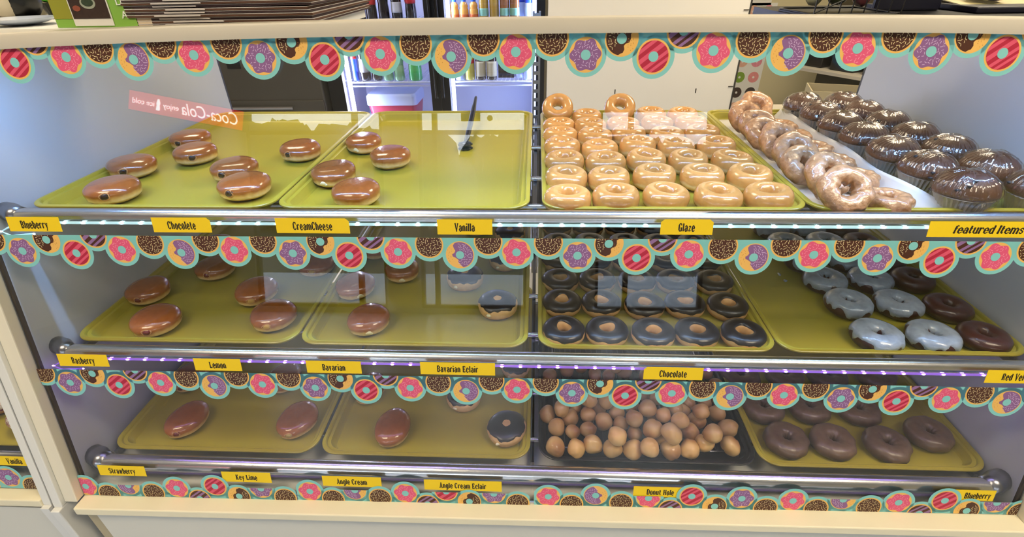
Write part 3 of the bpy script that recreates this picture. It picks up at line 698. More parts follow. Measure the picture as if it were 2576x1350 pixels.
CREAMF = mat('cream filling', '#e8dcb4', .4); CHOCF = mat('chocolate filling', '#2a140c', .3, coat=.4); RASPF = mat('raspberry filling', '#6a1012', .25, coat=.6); LEMF = mat('lemon filling', '#c79a4a', .4); LIMEF = mat('lime filling', '#b59a5a', .4)

ord_ = ['first', 'second', 'third', 'fourth', 'fifth', 'sixth', 'seventh', 'eighth']
FL = [z-.022 for y, z, r in SHELF]
# glazed rings: 7 rows of 5
GM = [ring_mb(MB(), ring_surf(.0415, .038+.002*(i % 2), .27+.03*(i % 3)/2, 100+i, .10), D_GLZ).mesh('glazed_ring', True) for i in range(7)]
rn = random.Random(11)
gx = [[.0575, .1423, .2308, .3210, .4110], [.0590, .1422, .2310, .3212, .4110], [.0605, .1453, .2301, .3170, .4060], [.0586, .1430, .2294, .3130, .4030], [.0575, .1400, .2230, .3120, .3965], [.0578, .1370, .2210, .3060, .3930], [.0575, .1360, .2230, .3090, .3950]]
gy_ = [[.040, .042, .052, .050, .050], [.138, .136, .148, .146, .146], [.232, .226, .240, .236, .236], [.320, .316, .332, .326, .328], [.410, .402, .420, .416, .418], [.496, .490, .508, .504, .508], [.612, .578, .614, .600, .600]]
k = 0
for r in range(7):
    for c in range(5):
        o = mobj('glazed_donut', GM[k % 7], None, (gx[r][c], gy_[r][c], FL[0]+.0006), (rn.uniform(-.06, .06), rn.uniform(-.05, .05), rn.uniform(0, 6.28)))
        o.scale = (1, 1, rn.uniform(.95, 1.06))
        if r == 6 and c in (0, 2):
            o.location = (gx[r][c], .600, FL[0]+.030); o.rotation_euler = (radians(38), 0, 0)
        if r < 6: o.location.z += .0008
        tag(o, 'golden glazed ring donut, %s from left in the %s row from the front' % (ord_[c], ord_[r]), 'donut', 'glazed rings on the upper tray')
        k += 1

# filled donuts
LIP = mat('torn dough lip', '#c08a52', .5, nz=(80, .2))
def filled(x, y, fz, R, asp, fill, lab, grp, seed, az=None, rz=None, h=.0395):
    t = thing('filled_donut', lab, 'donut', (x, y, fz), (0, 0, rz if rz is not None else 0), grp)
    S = bun_surf(R, h, seed, .035, asp)
    bun_mb(MB(), S, D_FIL).build('dough', t, smooth=True)
    if fill:                                # the filling hole faces the customer side
        a = atan2(-.785-y, 0-x)-radians(az or 0); b = MB(); hole = fill is not CREAMF
        for k, (da, P, q) in enumerate(((0, .12, .0062), (.10, .22, .0042), (-.09, .02, .0040)) if hole else ((0, -.12, .0048), (.09, -.25, .0034), (-.10, -.2, .0030))):
            p = S(a+da, P, -.0012 if hole else .0004); L = []
            for zz, rr in ((-1, .25), (-.8, .62), (-.3, .97), (.2, 1), (.7, .72), (1, .2)):
                L.append([(p[0]+cos(a)*.38*q*rr*cos(w)-sin(a)*q*rr*sin(w)*1.1, p[1]+sin(a)*.38*q*rr*cos(w)+cos(a)*q*rr*sin(w)*1.1, p[2]+zz*q*.85) for w in [2*pi*j/12 for j in range(12)]])
            b.loops(L, fill)
        b.build('filling', t, smooth=True)
        if hole:                            # torn lip round the hole
            pts = []
            for j in range(14):
                w = 2*pi*j/14; p = S(a+.175*cos(w)*(1+.15*sin(3*w+seed)), .13+.30*sin(w)*(1+.15*cos(2*w+seed)), -.0004); pts.append(p)
            MB().tube(pts, .0012, LIP, 8, True).build('torn_lip', t, smooth=True)
    return t
g1 = 'filled donuts on the upper left trays'
for i, (x, y, R, asp, lab, az) in enumerate([
 (-.813, .083, .0485, 1., 'chocolate filled donut nearest the front left corner of the upper left tray', 22), (-.868, .212, .0480, 1., 'chocolate filled donut just behind the front left one, at the left tray edge', 24),
 (-.853, .402, .0465, 1., 'chocolate filled donut farthest back at the left edge of the upper left tray', 42), (-.778, .296, .0450, 1.05, 'chocolate filled donut in front of the farthest one, dark hole facing out', 12),
 (-.632, .196, .0460, 1.05, 'chocolate filled donut behind the right front one, partly hidden by it', 38), (-.563, .103, .0480, 1.05, 'chocolate filled donut nearest the front right corner of the upper left tray', 40),
 (-.541, .318, .0455, 1.05, 'chocolate filled donut alone towards the back right of the upper left tray', 42)]):
    filled(x, y, FL[0], R, asp, CHOCF, lab, g1, 300+i, az)
for i, (x, y, R, asp, lab, f) in enumerate([
 (-.409, .372, .0425, 1.08, 'cream cheese filled donut farthest back on the second upper tray', CREAMF), (-.320, .272, .0440, 1.08, 'cream cheese filled donut set to the right on the second upper tray', None),
 (-.411, .170, .0445, 1.08, 'cream cheese filled donut at the left rim of the second upper tray', CREAMF), (-.334, .072, .0460, 1.0, 'cream cheese filled donut nearest the front rail on the second upper tray', None)]):
    filled(x, y, FL[0], R, asp, f, lab, g1, 320+i, 30)
g2 = 'filled donuts on the middle left trays'
for i, (x, y, R, asp, lab, f, az) in enumerate([
 (-.793, .020, .0485, 1.02, 'raspberry filled donut nearest the front of the middle left tray', RASPF, 30), (-.885, .130, .0462, 1.02, 'raspberry filled donut at the left rim of the middle left tray', RASPF, 34),
 (-.784, .232, .0450, 1.02, 'raspberry filled donut in the middle of the tray below the print border', RASPF, 34), (-.845, .345, .0440, 1., 'raspberry filled donut mostly hidden behind the print border', RASPF, 34),
 (-.551, .043, .0470, 1.02, 'lemon filled donut nearest the front right of the middle left tray', LEMF, 25), (-.632, .133, .0468, 1.02, 'lemon filled donut up and left of the front lemon one', LEMF, 22),
 (-.540, .255, .0475, 1.02, 'lemon filled donut at the back right, touching the print border', LEMF, 20)]):
    filled(x, y, FL[1], R, asp, f, lab, g2, 340+i, az)
g3 = 'custard filled donuts on the second middle tray'
for i, (x, y, R, lab, f) in enumerate([
 (-.344, .033, .0440, 'custard filled donut nearest the rail with a blob of cream at its front', CREAMF), (-.412, .160, .0450, 'custard filled donut at the left rim of the second middle tray', CREAMF),
 (-.319, .230, .0420, 'custard filled donut below the pink printed donut, with a cream drip', CREAMF), (-.412, .335, .0410, 'custard filled donut behind the red printed donut, mostly hidden', None)]):
    filled(x, y, FL[1], R, 1.02, f, lab, g3, 360+i, 6 if i in (0, 2) else -8)
g4 = 'filled donuts on the lower left trays'
for i, (x, y, R, asp, rz, lab, f, az) in enumerate([
 (-.795, -.018, .0410, 1.24, -.15, 'strawberry filled donut in clear view on the lower left tray', RASPF, 30), (-.870, .118, .0400, 1.2, -.15, 'strawberry filled donut peeping out below the print border', RASPF, 30),
 (-.538, -.012, .0425, 1.22, -.15, 'lime filled donut in clear view at the right of the lower left tray', LIMEF, 25), (-.628, .122, .0405, 1.2, -.15, 'lime filled donut mostly hidden behind the print border', LIMEF, 25),
 (-.314, -.028, .0400, 1.26, -.10, 'cream filled donut in clear view on the second lower tray', None, 0), (-.403, .092, .0395, 1.2, -.10, 'cream filled donut half hidden behind a red printed donut', None, 0)]):
    filled(x, y, FL[2], R, asp, f, lab, g4, 380+i, az, rz)
# chocolate topped custard eclairs (round)
def eclair(x, y, fz, R, lab, seed):
    t = thing('eclair_donut', lab, 'donut', (x, y, fz), (0, 0, 0), 'round chocolate topped eclairs')
    S = bun_surf(R, .036, seed, .035, 1.05); bun_mb(MB(), S, D_ECL).build('dough', t, smooth=True)
    r = random.Random(seed); p = [r.uniform(0, 6.28) for _ in range(3)]
    cap_mb(MB(), S, lambda A: .42+.10*sin(5*A+p[0])+.07*sin(11*A+p[1])+.05*sin(17*A+p[2]), lambda A: pi/2*.99, .0014, ICE_CH, 64, 9).build('chocolate_icing', t, smooth=True)
    q = S(radians(-112), .05); MB().ball(q, .0035, CREAMF, 10, 7, (1.3, 1, .9), .2, seed).build('filling', t, smooth=True)
for i, (x, y, R, lab, s) in enumerate([
 (-.0790, .093, .0425, 'chocolate topped eclair nearest the rail at the right of the second middle tray', 1), (-.163, .200, .0440, 'chocolate topped eclair below the purple printed donut on the middle shelf', 1),
 (-.0730, .288, .0425, 'chocolate topped eclair half behind the right pink printed donut on the middle shelf', 1), (-.068, .420, .0410, 'chocolate topped eclair seen in the gap right of the Vanilla label', 1), (-.160, .470, .0410, 'chocolate topped eclair just showing below the Vanilla label', 1),
 (-.0590, -.022, .0440, 'chocolate topped eclair nearest the rail on the second lower tray', 2), (-.167, .070, .0410, 'chocolate topped eclair half behind the purple printed donut on the lower shelf', 2), (-.046, .180, .0400, 'chocolate topped eclair dimly seen right of the Bavarian Eclair label', 2)]):
    eclair(x, y, FL[s], R, lab, 400+i)
# chocolate iced rings: 6 rows of 5
def iced_ring(name, R, h, hole, seed, dm, im, lo, hi, wob=.06, lump=0., off=.0014):
    S = ring_surf(R, h, hole, seed, wob, lump)
    return ring_mb(MB(), S, dm).mesh('dough', True), cap_mb(MB(), S, lo, hi, off, im).mesh(name, True)
def wavy(seed, base, amps):
    r = random.Random(seed); P = [(f, a, r.uniform(0, 6.28)) for f, a in amps]
    return lambda A: base+sum(a*sin(f*A+p) for f, a, p in P)
CR = [iced_ring('chocolate_icing', .0425, .030, .24, 500+i, D_CHR, ICE_CH, wavy(i, .16, ((3, .08), (7, .07), (13, .05))), wavy(i+50, 2.35, ((2, .12), (3, .08))), .035) for i in range(5)]
def dressed(tp, name, lab, grp, loc, rz, pname, cat='donut', sc=1., rot=None):
    t = thing(name, lab, cat, loc, rot or (0, 0, rz), grp); t.scale = (sc, sc, sc)
    mobj('dough', tp[0], t); mobj(pname, tp[1], t)
    return t
for r in range(6):
    for c in range(5):
        x = [.0595, .1450, .2345, .3220, .4105][c]+rn.uniform(-.001, .001); y = [.010, .104, .194, .285, .376, .468][r]+(-.006 if c in (2, 4) and r < 2 else 0)+rn.uniform(-.002, .002)
        dressed(CR[(r*2+c) % 5], 'chocolate_ring_donut', 'chocolate iced ring donut, %s from left in the %s row from the front' % (ord_[c], ord_[r]), 'chocolate iced rings', (x, y, FL[1]), rn.uniform(0, 6.28), 'chocolate_icing', sc=rn.uniform(.985, 1.0))
# red velvet: two columns glazed white, one plain
RV = [iced_ring('white_glaze', .0455, .034, .17, 520+i, D_RED, ICE_WH, wavy(i+9, -.05, ((3, .30), (6, .28), (11, .20), (17, .10))), wavy(i+70, 3.0, ((2, .25), (5, .25))), .05, .025, .0016) for i in range(4)]
RP = [ring_mb(MB(), ring_surf(.0440, .033, .18, 540+i, .05, .03), D_RED).mesh('red_velvet_ring', True) for i in range(3)]
ya = [[.005, .113, .204, .292, .378, .464], [.005, .112, .207, .296, .382, .468], [.007, .104, .212, .300, .386, .472]]
for c in range(3):
    for r in range(6):
        x = [[.665, .667, .661, .655, .648, .642], [.769, .768, .764, .757, .748, .738], [.866, .864, .860, .850, .840, .830]][c][r]
        if c < 2: dressed(RV[(r+2*c) % 4], 'white_glazed_donut', 'white glazed red velvet donut in the %s column, %s from the front' % (('left', 'middle')[c], ord_[r]), 'red velvet donuts', (x, ya[c][r], FL[1]), rn.uniform(0, 6.28), 'white_glaze')
        else: tag(mobj('red_velvet_donut', RP[r % 3], None, (x, ya[c][r], FL[1]), (0, 0, rn.uniform(0, 6.28))), 'plain dark red velvet donut in the right column, %s from the front' % ord_[r], 'donut', 'red velvet donuts')
for i, (x, y) in enumerate(((.585, .255), (.588, .228))):
    tag(MB().ball((0, 0, .0015), .004, ICE_WH, 10, 6, (1, 1.4, .4), .2, i).build('glaze_drip', smooth=True, loc=(x, y, FL[1])), 'dried white glaze drip on the red velvet tray, %s one' % ('farther', 'nearer')[i], 'drip', 'glaze drips')
# dark cake rings on the lower right tray
BL = [ring_mb(MB(), ring_surf(.0455, .034, .14, 560+i, .08, .075), D_BLU).mesh('cake_ring', True) for i in range(5)]
bl = [(.545, -.034, 0), (.642, -.035, 0), (.752, -.040, 0), (.530, .058, 1), (.635, .060, 1), (.743, .056, 1), (.513, .160, 2), (.622, .166, 2), (.727, .166, 2), (.845, .172, 2)]
cn = {0: 0, 1: 0, 2: 0}
for i, (x, y, r) in enumerate(bl):
    tag(mobj('cake_donut', BL[i % 5], None, (x, y, FL[2]), (0, 0, rn.uniform(0, 6.28))), 'dark cake donut, %s from left in the %s row of the lower right tray' % (ord_[cn[r]], ord_[r]), 'donut', 'dark cake donuts'); cn[r] += 1
tag(mobj('cake_donut', BL[2], None, (.857, -.008, FL[2]), (0, 0, 2.)), 'dark glazed cake donut alone near the right rim of the lower right tray', 'donut', 'dark cake donuts')
# glazed old-fashioned rings, leaning in a row and lying beside it, on parchment
OM = [ring_mb(MB(), ring_surf(.0425, .034, .29, 580+i, .14, .15), D_OLD, 64, 22).mesh('cake_ring', True) for i in range(5)]
for i in range(8):
    th = radians(44+9*sin(i*1.9+.6)); yy = .036+.0665*i
    o = mobj('sugar_glazed_donut', OM[i % 5], None, (.5160+.0075*sin(i*2.3+.5), yy, FL[0]+.0420*sin(th)+.003), (th, rn.uniform(-.3, .3), rn.uniform(-.25, .25)))
    tag(o, 'sugar glazed cake ring standing tilted in the leaning row, %s from the front' % (ord_+['ninth'])[i], 'donut', 'sugar glazed cake rings')
for i, (x, y) in enumerate(((.6050, .038), (.6070, .140), (.6060, .226), (.6040, .312), (.6020, .398), (.6050, .486))):
    o = mobj('sugar_glazed_donut', OM[(i+2) % 5], None, (x, y, FL[0]+.0030), (rn.uniform(-.04, .04), rn.uniform(-.04, .04), rn.uniform(0, 6.28))); o.scale = (.94, .94, .95)
    tag(o, 'sugar glazed cake ring lying flat beside the leaning row, %s from the front' % ord_[i], 'donut', 'sugar glazed cake rings')
o = mobj('sugar_glazed_donut', OM[1], None, (.566, .572, FL[0]+.040), (radians(48), 0, 0)); tag(o, 'sugar glazed cake ring leaning at the very back of the parchment', 'donut', 'sugar glazed cake rings')
# parchment sheet: lies under the rings, its right edge folded up against the muffins
b = MB(); ny = 24; L = []
for j in range(ny+1):
    y = .022+.615*j/ny; fl = max(0, 1-j/3.)**1.5; cr = .665+.002*sin(j*.9)+.030*fl
    z0 = FL[0]+.0006; hh = .030+.003*sin(j*.7)-.010*fl
    L.append([(.486, y, z0), (.56, y, z0), (.640, y, z0), (.651+.006*fl, y, z0+.006), (cr-.003, y, z0+hh*.8), (cr, y, z0+hh), (cr+.003, y, z0+hh*.72), (cr+.004+.014*fl, y, z0+hh*.35)])
vs = [p for l in L for p in l]; n = len(L[0]); fs = [(j*n+i, j*n+i+1, (j+1)*n+i+1, (j+1)*n+i) for j in range(ny) for i in range(n-1)]
b.add(vs, fs, mat('parchment', '#d8d4cc', .7, bp=(60, .15))); o = b.build('parchment_sheet', smooth=True)
sm = o.modifiers.new('thick', 'SOLIDIFY'); sm.thickness = .0004
tag(o, 'white parchment sheet under the sugar glazed rings, folded up beside the muffins', 'baking paper')
# wrapped muffins
LINER = mat('muffin paper liner', '#a89f92', .8, nz=(40, .2))
WRAP = thin('cling film', .11, bp=(30, .10, (1, 3.4, 1.)), rough=.04)
def muffin_mesh(i):
    r = random.Random(600+i); p = [r.uniform(0, 6.28) for _ in range(5)]
    def top(sc, z0):
        L = []; n = 40
        for rr, zz in ((.0300, .0360), (.0420, .0375), (.0455, .0400), (.0462, .0450), (.0440, .0535), (.0390, .0625), (.0300, .0700), (.0185, .0745), (.0075, .0758)):
            L.append([(rr*sc*(1+.03*sin(3*a+p[0])+.02*sin(5*a+p[1]+zz*90))*cos(a), rr*sc*(1+.03*sin(2*a+p[2])+.02*sin(6*a+p[3]))*sin(a), (zz*(1+.02*sin(4*a+p[4])))+z0) for a in [2*pi*k/n for k in range(n)]])
        return L
    mt = MB().loops(top(1., 0), D_MUF).mesh('muffin_top', True)
    n = 72
    ln = MB().loops([[(q*(1+(.045 if k % 2 else 0))*cos(2*pi*k/n), q*(1+(.045 if k % 2 else 0))*sin(2*pi*k/n), z) for k in range(n)] for q, z in ((.0290, 0), (.0345, .018), (.0405, .032), (.0450, .0385))], LINER).mesh('paper_liner')
    wl = top(1.035, .0012); n = 40
    th = r.uniform(0, pi); ct, s_t = cos(th), sin(th)
    def crease(q, amp):                       # straight tension creases across the top, pleats lower down
        u = q[0]*ct+q[1]*s_t; v = -q[0]*s_t+q[1]*ct; rr = math.hypot(q[0], q[1]); a = atan2(q[1], q[0])
        c = abs(sin(u*620+p[0]+1.5*sin(v*60+p[1])))*.55+abs(sin(u*1170+p[2]+.8*sin(v*90)))*.35; d = abs(sin(17*a+p[3]))*.6+abs(sin(29*a+p[4]))*.4
        k = min(1, max(0, (rr-.030)/.012)); w = (1-k)*c+k*d
        return (q[0]*(1+amp*w*k/.047), q[1]*(1+amp*w*k/.047), q[2]+amp*w*(1-.7*k))
    low = [[(q*(1+.025*sin(11*a+p[1]))*cos(a), q*(1+.025*sin(9*a+p[2]))*sin(a), z) for a in [2*pi*k/n for k in range(n)]] for q, z in ((.0325, .0012), (.0390, .016), (.0455, .031))]
    fine = []; NN = 240
    base = low+wl[1:]
    for j in range(len(base)-1):
        for sub in range(4 if j > 2 else 1):
            f = sub/(4. if j > 2 else 1.); row = []
            for k in range(NN):
                g = k/NN*40; i0 = int(g); h_ = g-i0
                q = [((base[j][i0][c]*(1-h_)+base[j][(i0+1) % 40][c]*h_)*(1-f)+(base[j+1][i0][c]*(1-h_)+base[j+1][(i0+1) % 40][c]*h_)*f) for c in range(3)]
                row.append(crease(q, .0026 if j > 1 else .0010))
            fine.append(row)
    wr = MB().loops(fine, WRAP, False, True).mesh('cling_wrap', True)
    berries = MB()
    for k in range(7):
        a = r.uniform(0, 6.28); t = r.choice(wl[2:7]); q = t[int(a/6.2832*40) % 40]; berries.ball((q[0]*.965, q[1]*.965, q[2]-.0022), .0045, BERRY, 8, 6, (1, 1, .6), .1, k)
    return mt, ln, wr, berries.mesh('blueberries', True)
BERRY = mat('baked blueberry', '#15131f', .35)
MM = [muffin_mesh(i) for i in range(4)]
mu = [(.722, .030), (.715, .124), (.709, .218), (.707, .313), (.705, .408), (.703, .503), (.703, .598), (.838, .032), (.827, .128), (.821, .222), (.815, .317), (.812, .412), (.810, .508), (.808, .602)]
for i, (x, y) in enumerate(mu):
    t = thing('wrapped_muffin', 'brown muffin in cling wrap and paper liner, %s column, %s from the front' % ('left' if i < 7 else 'right', ord_[i % 7]), 'muffin', (x, y, FL[0]+.0004), (rn.uniform(-.04, .04), rn.uniform(-.04, .04), rn.uniform(-.5, .5)), 'wrapped muffins'); t.scale = (.965, .965, 1)
    for nm, me in zip(('muffin_top', 'paper_liner', 'cling_wrap', 'blueberries'), MM[i % 4]):
        if nm == 'blueberries' and i in (2, 4, 8, 10, 12): continue
        o = mobj(nm, me, t)
# donut holes on a wire rack in the black tray
BWIRE = mat('dull dark wire', '#4a4848', .35, .8)
rk = thing('wire_rack', 'dark wire cooling rack under the donut holes in the black tray', 'rack', (.2365, -.1034+.33, FL[2]))
WX, WY = .375, .58
MB().tube([(x, y, .0105) for x, y, z in rrect(WX, WY, .02, 0, 5)], .0018, DARKCH, 8, True).build('frame', rk, smooth=True)
for k in range(27):
    x = -WX/2+.014*(k+.5)-.001; MB().tube([(x, -WY/2, .0105), (x, WY/2, .0105)], .0008, BWIRE, 6).build('wire', rk, smooth=True)
for x, y in ((-.15, -.25), (.15, -.25), (-.15, .25), (.15, .25)): MB().tube([(x, y, .0003), (x, y, .0105)], .0016, DARKCH, 8).build('foot', rk)
HM = [MB().ball((0, 0, 0), 1., D_HOL, 20, 13, (1, rn.uniform(.92, 1.08), rn.uniform(.92, 1.06)), .065, 700+i).mesh('donut_hole', True) for i in range(8)]
HOLES = [[0.2086,-0.083,0.6391,0.0197],[0.2859,-0.0811,0.6398,0.0204],[0.3259,-0.0783,0.6399,0.0205],[0.0905,-0.082,0.6374,0.0181],[0.1669,-0.0813,0.6395,0.0202],[0.2369,-0.0949,0.6612,0.0198],[0.048,-0.0826,0.6399,0.0205],[0.4131,-0.0664,0.6388,0.0195],[0.1264,-0.072,0.639,0.0196],[0.3617,-0.062,0.6399,0.0205],[0.2711,-0.0494,0.6359,0.0165],[0.1732,-0.0804,0.6762,0.0189],[0.2195,-0.0387,0.6359,0.0165],[0.3689,-0.0692,0.6773,0.02],[0.2853,-0.0705,0.6779,0.0205],[0.0869,-0.0374,0.6359,0.0166],[0.3379,-0.0321,0.6387,0.0194],[0.1203,-0.0319,0.6371,0.0177],[0.2515,-0.0509,0.6659,0.0205],[0.4211,-0.0216,0.6399,0.0205],[0.0518,-0.027,0.6387,0.0193],[0.1934,-0.0121,0.6359,0.0165],[0.156,-0.0112,0.6399,0.0205],[0.314,-0.0261,0.6654,0.018],[0.3606,-0.0,0.6385,0.0191],[0.2688,0.0033,0.6359,0.0165],[0.2171,-0.0238,0.6666,0.0192],[0.0826,0.0,0.6375,0.0182],[0.2828,-0.0092,0.6628,0.0175],[0.1231,0.0093,0.638,0.0187],[0.0321,0.0092,0.6377,0.0184],[0.4115,0.0215,0.6395,0.0201],[0.189,0.0202,0.6359,0.0165],[0.3376,0.0285,0.6359,0.0165],[0.3632,-0.0049,0.673,0.0176],[0.0624,0.0018,0.6644,0.0171],[0.2496,-0.001,0.6734,0.02],[0.3156,0.0171,0.656,0.0166],[0.1501,0.0329,0.6359,0.0165],[0.0957,0.0333,0.6359,0.0165],[0.225,0.0411,0.6359,0.0165],[0.3576,0.0551,0.6359,0.0165],[0.3961,0.0583,0.6359,0.0165],[0.3048,0.0556,0.6359,0.0165],[0.1635,0.0273,0.6655,0.0181],[0.1246,0.0259,0.6699,0.0186],[0.429,0.0674,0.6359,0.0165],[0.2817,0.0461,0.6579,0.0165],[0.2048,0.0693,0.6359,0.0165],[0.2605,0.0794,0.6359,0.0165],[0.0926,0.0832,0.6359,0.0165],[0.0549,0.0864,0.6359,0.0165],[0.3422,0.0989,0.6359,0.0165],[0.3798,0.0999,0.6359,0.0165],[0.1756,0.0964,0.6359,0.0165],[0.1348,0.0996,0.6359,0.0165],[0.2268,0.1022,0.6359,0.0165],[0.3032,0.1065,0.6359,0.0165],[0.437,0.1147,0.6359,0.0165],[0.0401,0.1355,0.6359,0.0165],[0.1855,0.1395,0.6359,0.0165],[0.2749,0.1419,0.6359,0.0165],[0.1515,0.1409,0.6359,0.0165],[0.3863,0.1496,0.6359,0.0165],[0.4233,0.1553,0.6359,0.0165],[0.3126,0.1523,0.6359,0.0165],[0.2243,0.1527,0.6399,0.0205],[0.0836,0.1555,0.6359,0.0166],[0.3539,0.1629,0.6359,0.0165],[0.1192,0.1683,0.6361,0.0167],[0.2643,0.1747,0.636,0.0167],[0.1974,0.1401,0.6661,0.0167],[0.1649,0.1768,0.6361,0.0168],[0.2928,0.1518,0.6621,0.0167],[0.3246,0.1529,0.6661,0.0168],[0.4094,0.1882,0.6361,0.0168]]
for i, (x, y, z, r) in enumerate(HOLES):
    o = mobj('donut_hole', HM[i % 8], None, (x, y, z), (rn.uniform(0, 6), rn.uniform(0, 6), rn.uniform(0, 6))); o.scale = (r, r, r)
    tag(o, 'golden brown donut hole in the heap on the black rack tray', 'donut hole', 'heap of donut holes')
# black serving tongs on the nearly empty tray
TG = mat('black nylon', '#101318', .35)
t = thing('serving_tongs', 'black serving tongs lying on the second upper tray, handle over its back rim', 'tongs', (-.169, .392, FL[0]))
for s in (-1, 1):
    b = MB(); L = []
    for y, z, w_, h_ in ((.004, .010, .004, .0022), (.05, .014, .0055, .0024), (.14, .024, .0065, .0026), (.22, .034, .0065, .0028), (.275, .042, .0045, .0030), (.31, .048, .004, .0030), (.318, .049, .0025, .002)):
        z += s*.0045*(1-y/.34); L.append([(-.004*y/.3*1.5+cos(a)*w_, y, z+sin(a)*h_) for a in [2*pi*k/12 for k in range(12)]])
    b.loops([l[::-1] for l in L], TG); b.build('arm', t, smooth=True)
    P = [((.0165*(1+.10*cos(7*a)))*cos(a), (.0165*(1+.10*cos(7*a)))*sin(a)) for a in [2*pi*k/56 for k in range(56)]]
    MB().loops([[(x*f, y*f-.008, (.0075+s*.0046)+zz) for x, y in P] for f, zz in ((.8, -.0028), (1, -.0012), (1, .0012), (.82, .0028))], TG).build('claw', t, angle=50)
MB().ball((-.002, -.014, .0150), .0032, mat('steel rivet', '#9aa0a6', .3, 1), 10, 6, (1, 1, .4)).build('rivet', t, smooth=True)
# the neighbour case: rail, tray, sprinkled donuts
t = thing('shelf_rack', 'chrome lower shelf rack of the left neighbour case', 'shelf rack', (0, -.1034, .6274))
MB().tube([(-1.9, -.031, -.006), (NX-.014, -.031, -.006)], .0165, DARKCH, 20).build('front_rail', t, smooth=True)
for yy in (.1, .5): MB().tube([(-1.9, yy, -.0315), (NX-.014, yy, -.0315)], .0055, CHROME, 10).build('cross_rod', t, smooth=True)
for x in (-1.03-.011, -1.86): MB().box(x-.004, x+.004, .03, .7, -.0668, -.037, STEEL).build('bracket_arm', t)
tag(mobj('serving_tray', TM, None, (-1.045-TW/2, -.1034+TD/2, .6274)), 'green yellow tray of sprinkled donuts in the left neighbour case', 'tray', 'trays in the display case')
m_, t_, b_ = newmat('sprinkled icing'); v_ = N(t_, 'ShaderNodeTexVoronoi'); v_.inputs['Scale'].default_value = 190; t_.links.new(coords(t_), v_.inputs['Vector'])
s_ = N(t_, 'ShaderNodeSeparateColor'); t_.links.new(v_.outputs['Color'], s_.inputs[0])
t_.links.new(ramp(t_, s_.outputs[0], [(0, '#c9b9a8'), (.3, '#a86a72'), (.5, '#d8c9c0'), (.66, '#8a3f4a'), (.8, '#c8a27c'), (.9, '#e0d6cc')], 'CONSTANT'), b_.inputs['Base Color'])
bump(t_, b_, v_.outputs['Distance'], .9, .003); b_.inputs['Roughness'].default_value = .5
SPR = iced_ring('sprinkle_topping', .0450, .036, .16, 800, D_CHR, m_, wavy(5, -.2, ((4, .1), (9, .1))), wavy(6, 2.9, ((3, .2),)), .06, .02, .002)
for i, (x, y, lab) in enumerate(((-1.175, -.012, 'nearest the rail'), (-1.190, .085, 'second behind the rail'), (-1.195, .182, 'third behind the rail'), (-1.290, .03, 'at the picture edge'))):
    dressed(SPR, 'sprinkled_donut', 'sprinkle covered donut in the left neighbour case, %s' % lab, 'sprinkled donuts next door', (x, y, FL[2]), i*1.3, 'sprinkle_topping')

# ------------------------------------------------------------------ on top of the case
ZT = 1.4335; YBD = .325
for xa, xb, lab in ((-.985, -.345, 'narrow white shelf board on the case top under the folded boxes'), (.395, .985, 'narrow dark shelf board on the case top at the right')):
    o = MB().box(xa, xb, .0280, YBD if xa < 0 else .26, ZT-.014, ZT, WHITE if xa < 0 else BLACK).build('top_board'); tag(o, lab, 'shelf board', 'boards on the case top')
BRN = mat('brown cardboard', '#5a3c2c', .8, nz=(60, .15)); KRF = mat('white card edge', '#c7c0bc', .7); KRD = mat('dark card edge', '#3c2a2c', .8)
rn2 = random.Random(5)
z = ZT+.0004
for i in range(13):
    x0 = -.622+rn2.uniform(-.003, .003); x1 = -.337+rn2.uniform(-.004, .004); y0 = .034+rn2.uniform(0, .004)
    t = thing('folded_box', 'flat folded brown bakery box, %s from the bottom of the stack on the case' % (ord_+['ninth', 'tenth', 'eleventh', 'twelfth', 'thirteenth'])[i], 'bakery box', (x0, y0, z), (0, radians(-.35 if i > 5 else -.15), 0), 'stack of folded bakery boxes')
    w_ = x1-x0
    MB().box(0, w_, 0, .30, 0, .0026, BRN if i % 2 else KRD).build('board', t)
    MB().box(.0, w_, -.0006, .29, .0027, .0034, KRF).build('white_face', t)
    xa = .055+.012*sin(i*1.7); MB().box(xa, xa+.070+.01*sin(i), -.0018, .04, .0008, .0026, KRF).build('tab', t)
    z += .0041
t = thing('card_stand', 'green card stand with a photo of a bowl, on the case top', 'card stand', (-.672, .036, ZT+.0003), (radians(-4), 0, 0))
GRN = mat('leaf green card', '#7fae45', .45); OLV = mat('olive green card', '#8e8f2a', .45)
MB().box(-.066, .062, 0, .003, 0, .075, GRN).build('card', t)
MB().box(-.066, -.034, -.0006, 0, .012, .075, OLV).build('olive_panel', t)
ph = MB(); ph.box(-.036, .026, -.0012, -.0005, .002, .060, PAPER).box(-.034, .024, -.0018, -.0012, .012, .054, mat('dark food photo', '#33261f', .4, nz=(150, .6)))
ph.prism([(-.004+.012*cos(a), .033+.008*sin(a)) for a in [2*pi*k/24 for k in range(24)]], 'y', -.0022, -.0018, mat('printed bowl', '#9aa08f', .4))
ph.prism([(-.004+.009*cos(a), .034+.0055*sin(a)) for a in [2*pi*k/24 for k in range(24)]], 'y', -.0026, -.0022, mat('printed greens', '#2e3f2c', .4, nz=(300, .5)))
ph.prism([(-.024+.006*cos(a), .026+.004*sin(a)) for a in [2*pi*k/16 for k in range(16)]], 'y', -.0022, -.0018, mat('printed sausage', '#8a4a36', .4)); ph.build('photo', t)
CW = mat('white print', '#e8ece2', .5)
text('D', .015, CW, t, (.044, -.0008, .034)); text('A', .015, CW, t, (.047, -.0008, .016))
MB().box(.0626, .085, .001, .006, 0, .075, mat('beige card edge', '#c9b79f', .7)).build('side_flap', t)
MB().box(-.05, .05, .003, .045, .0, .003, GRN).build('foot', t)
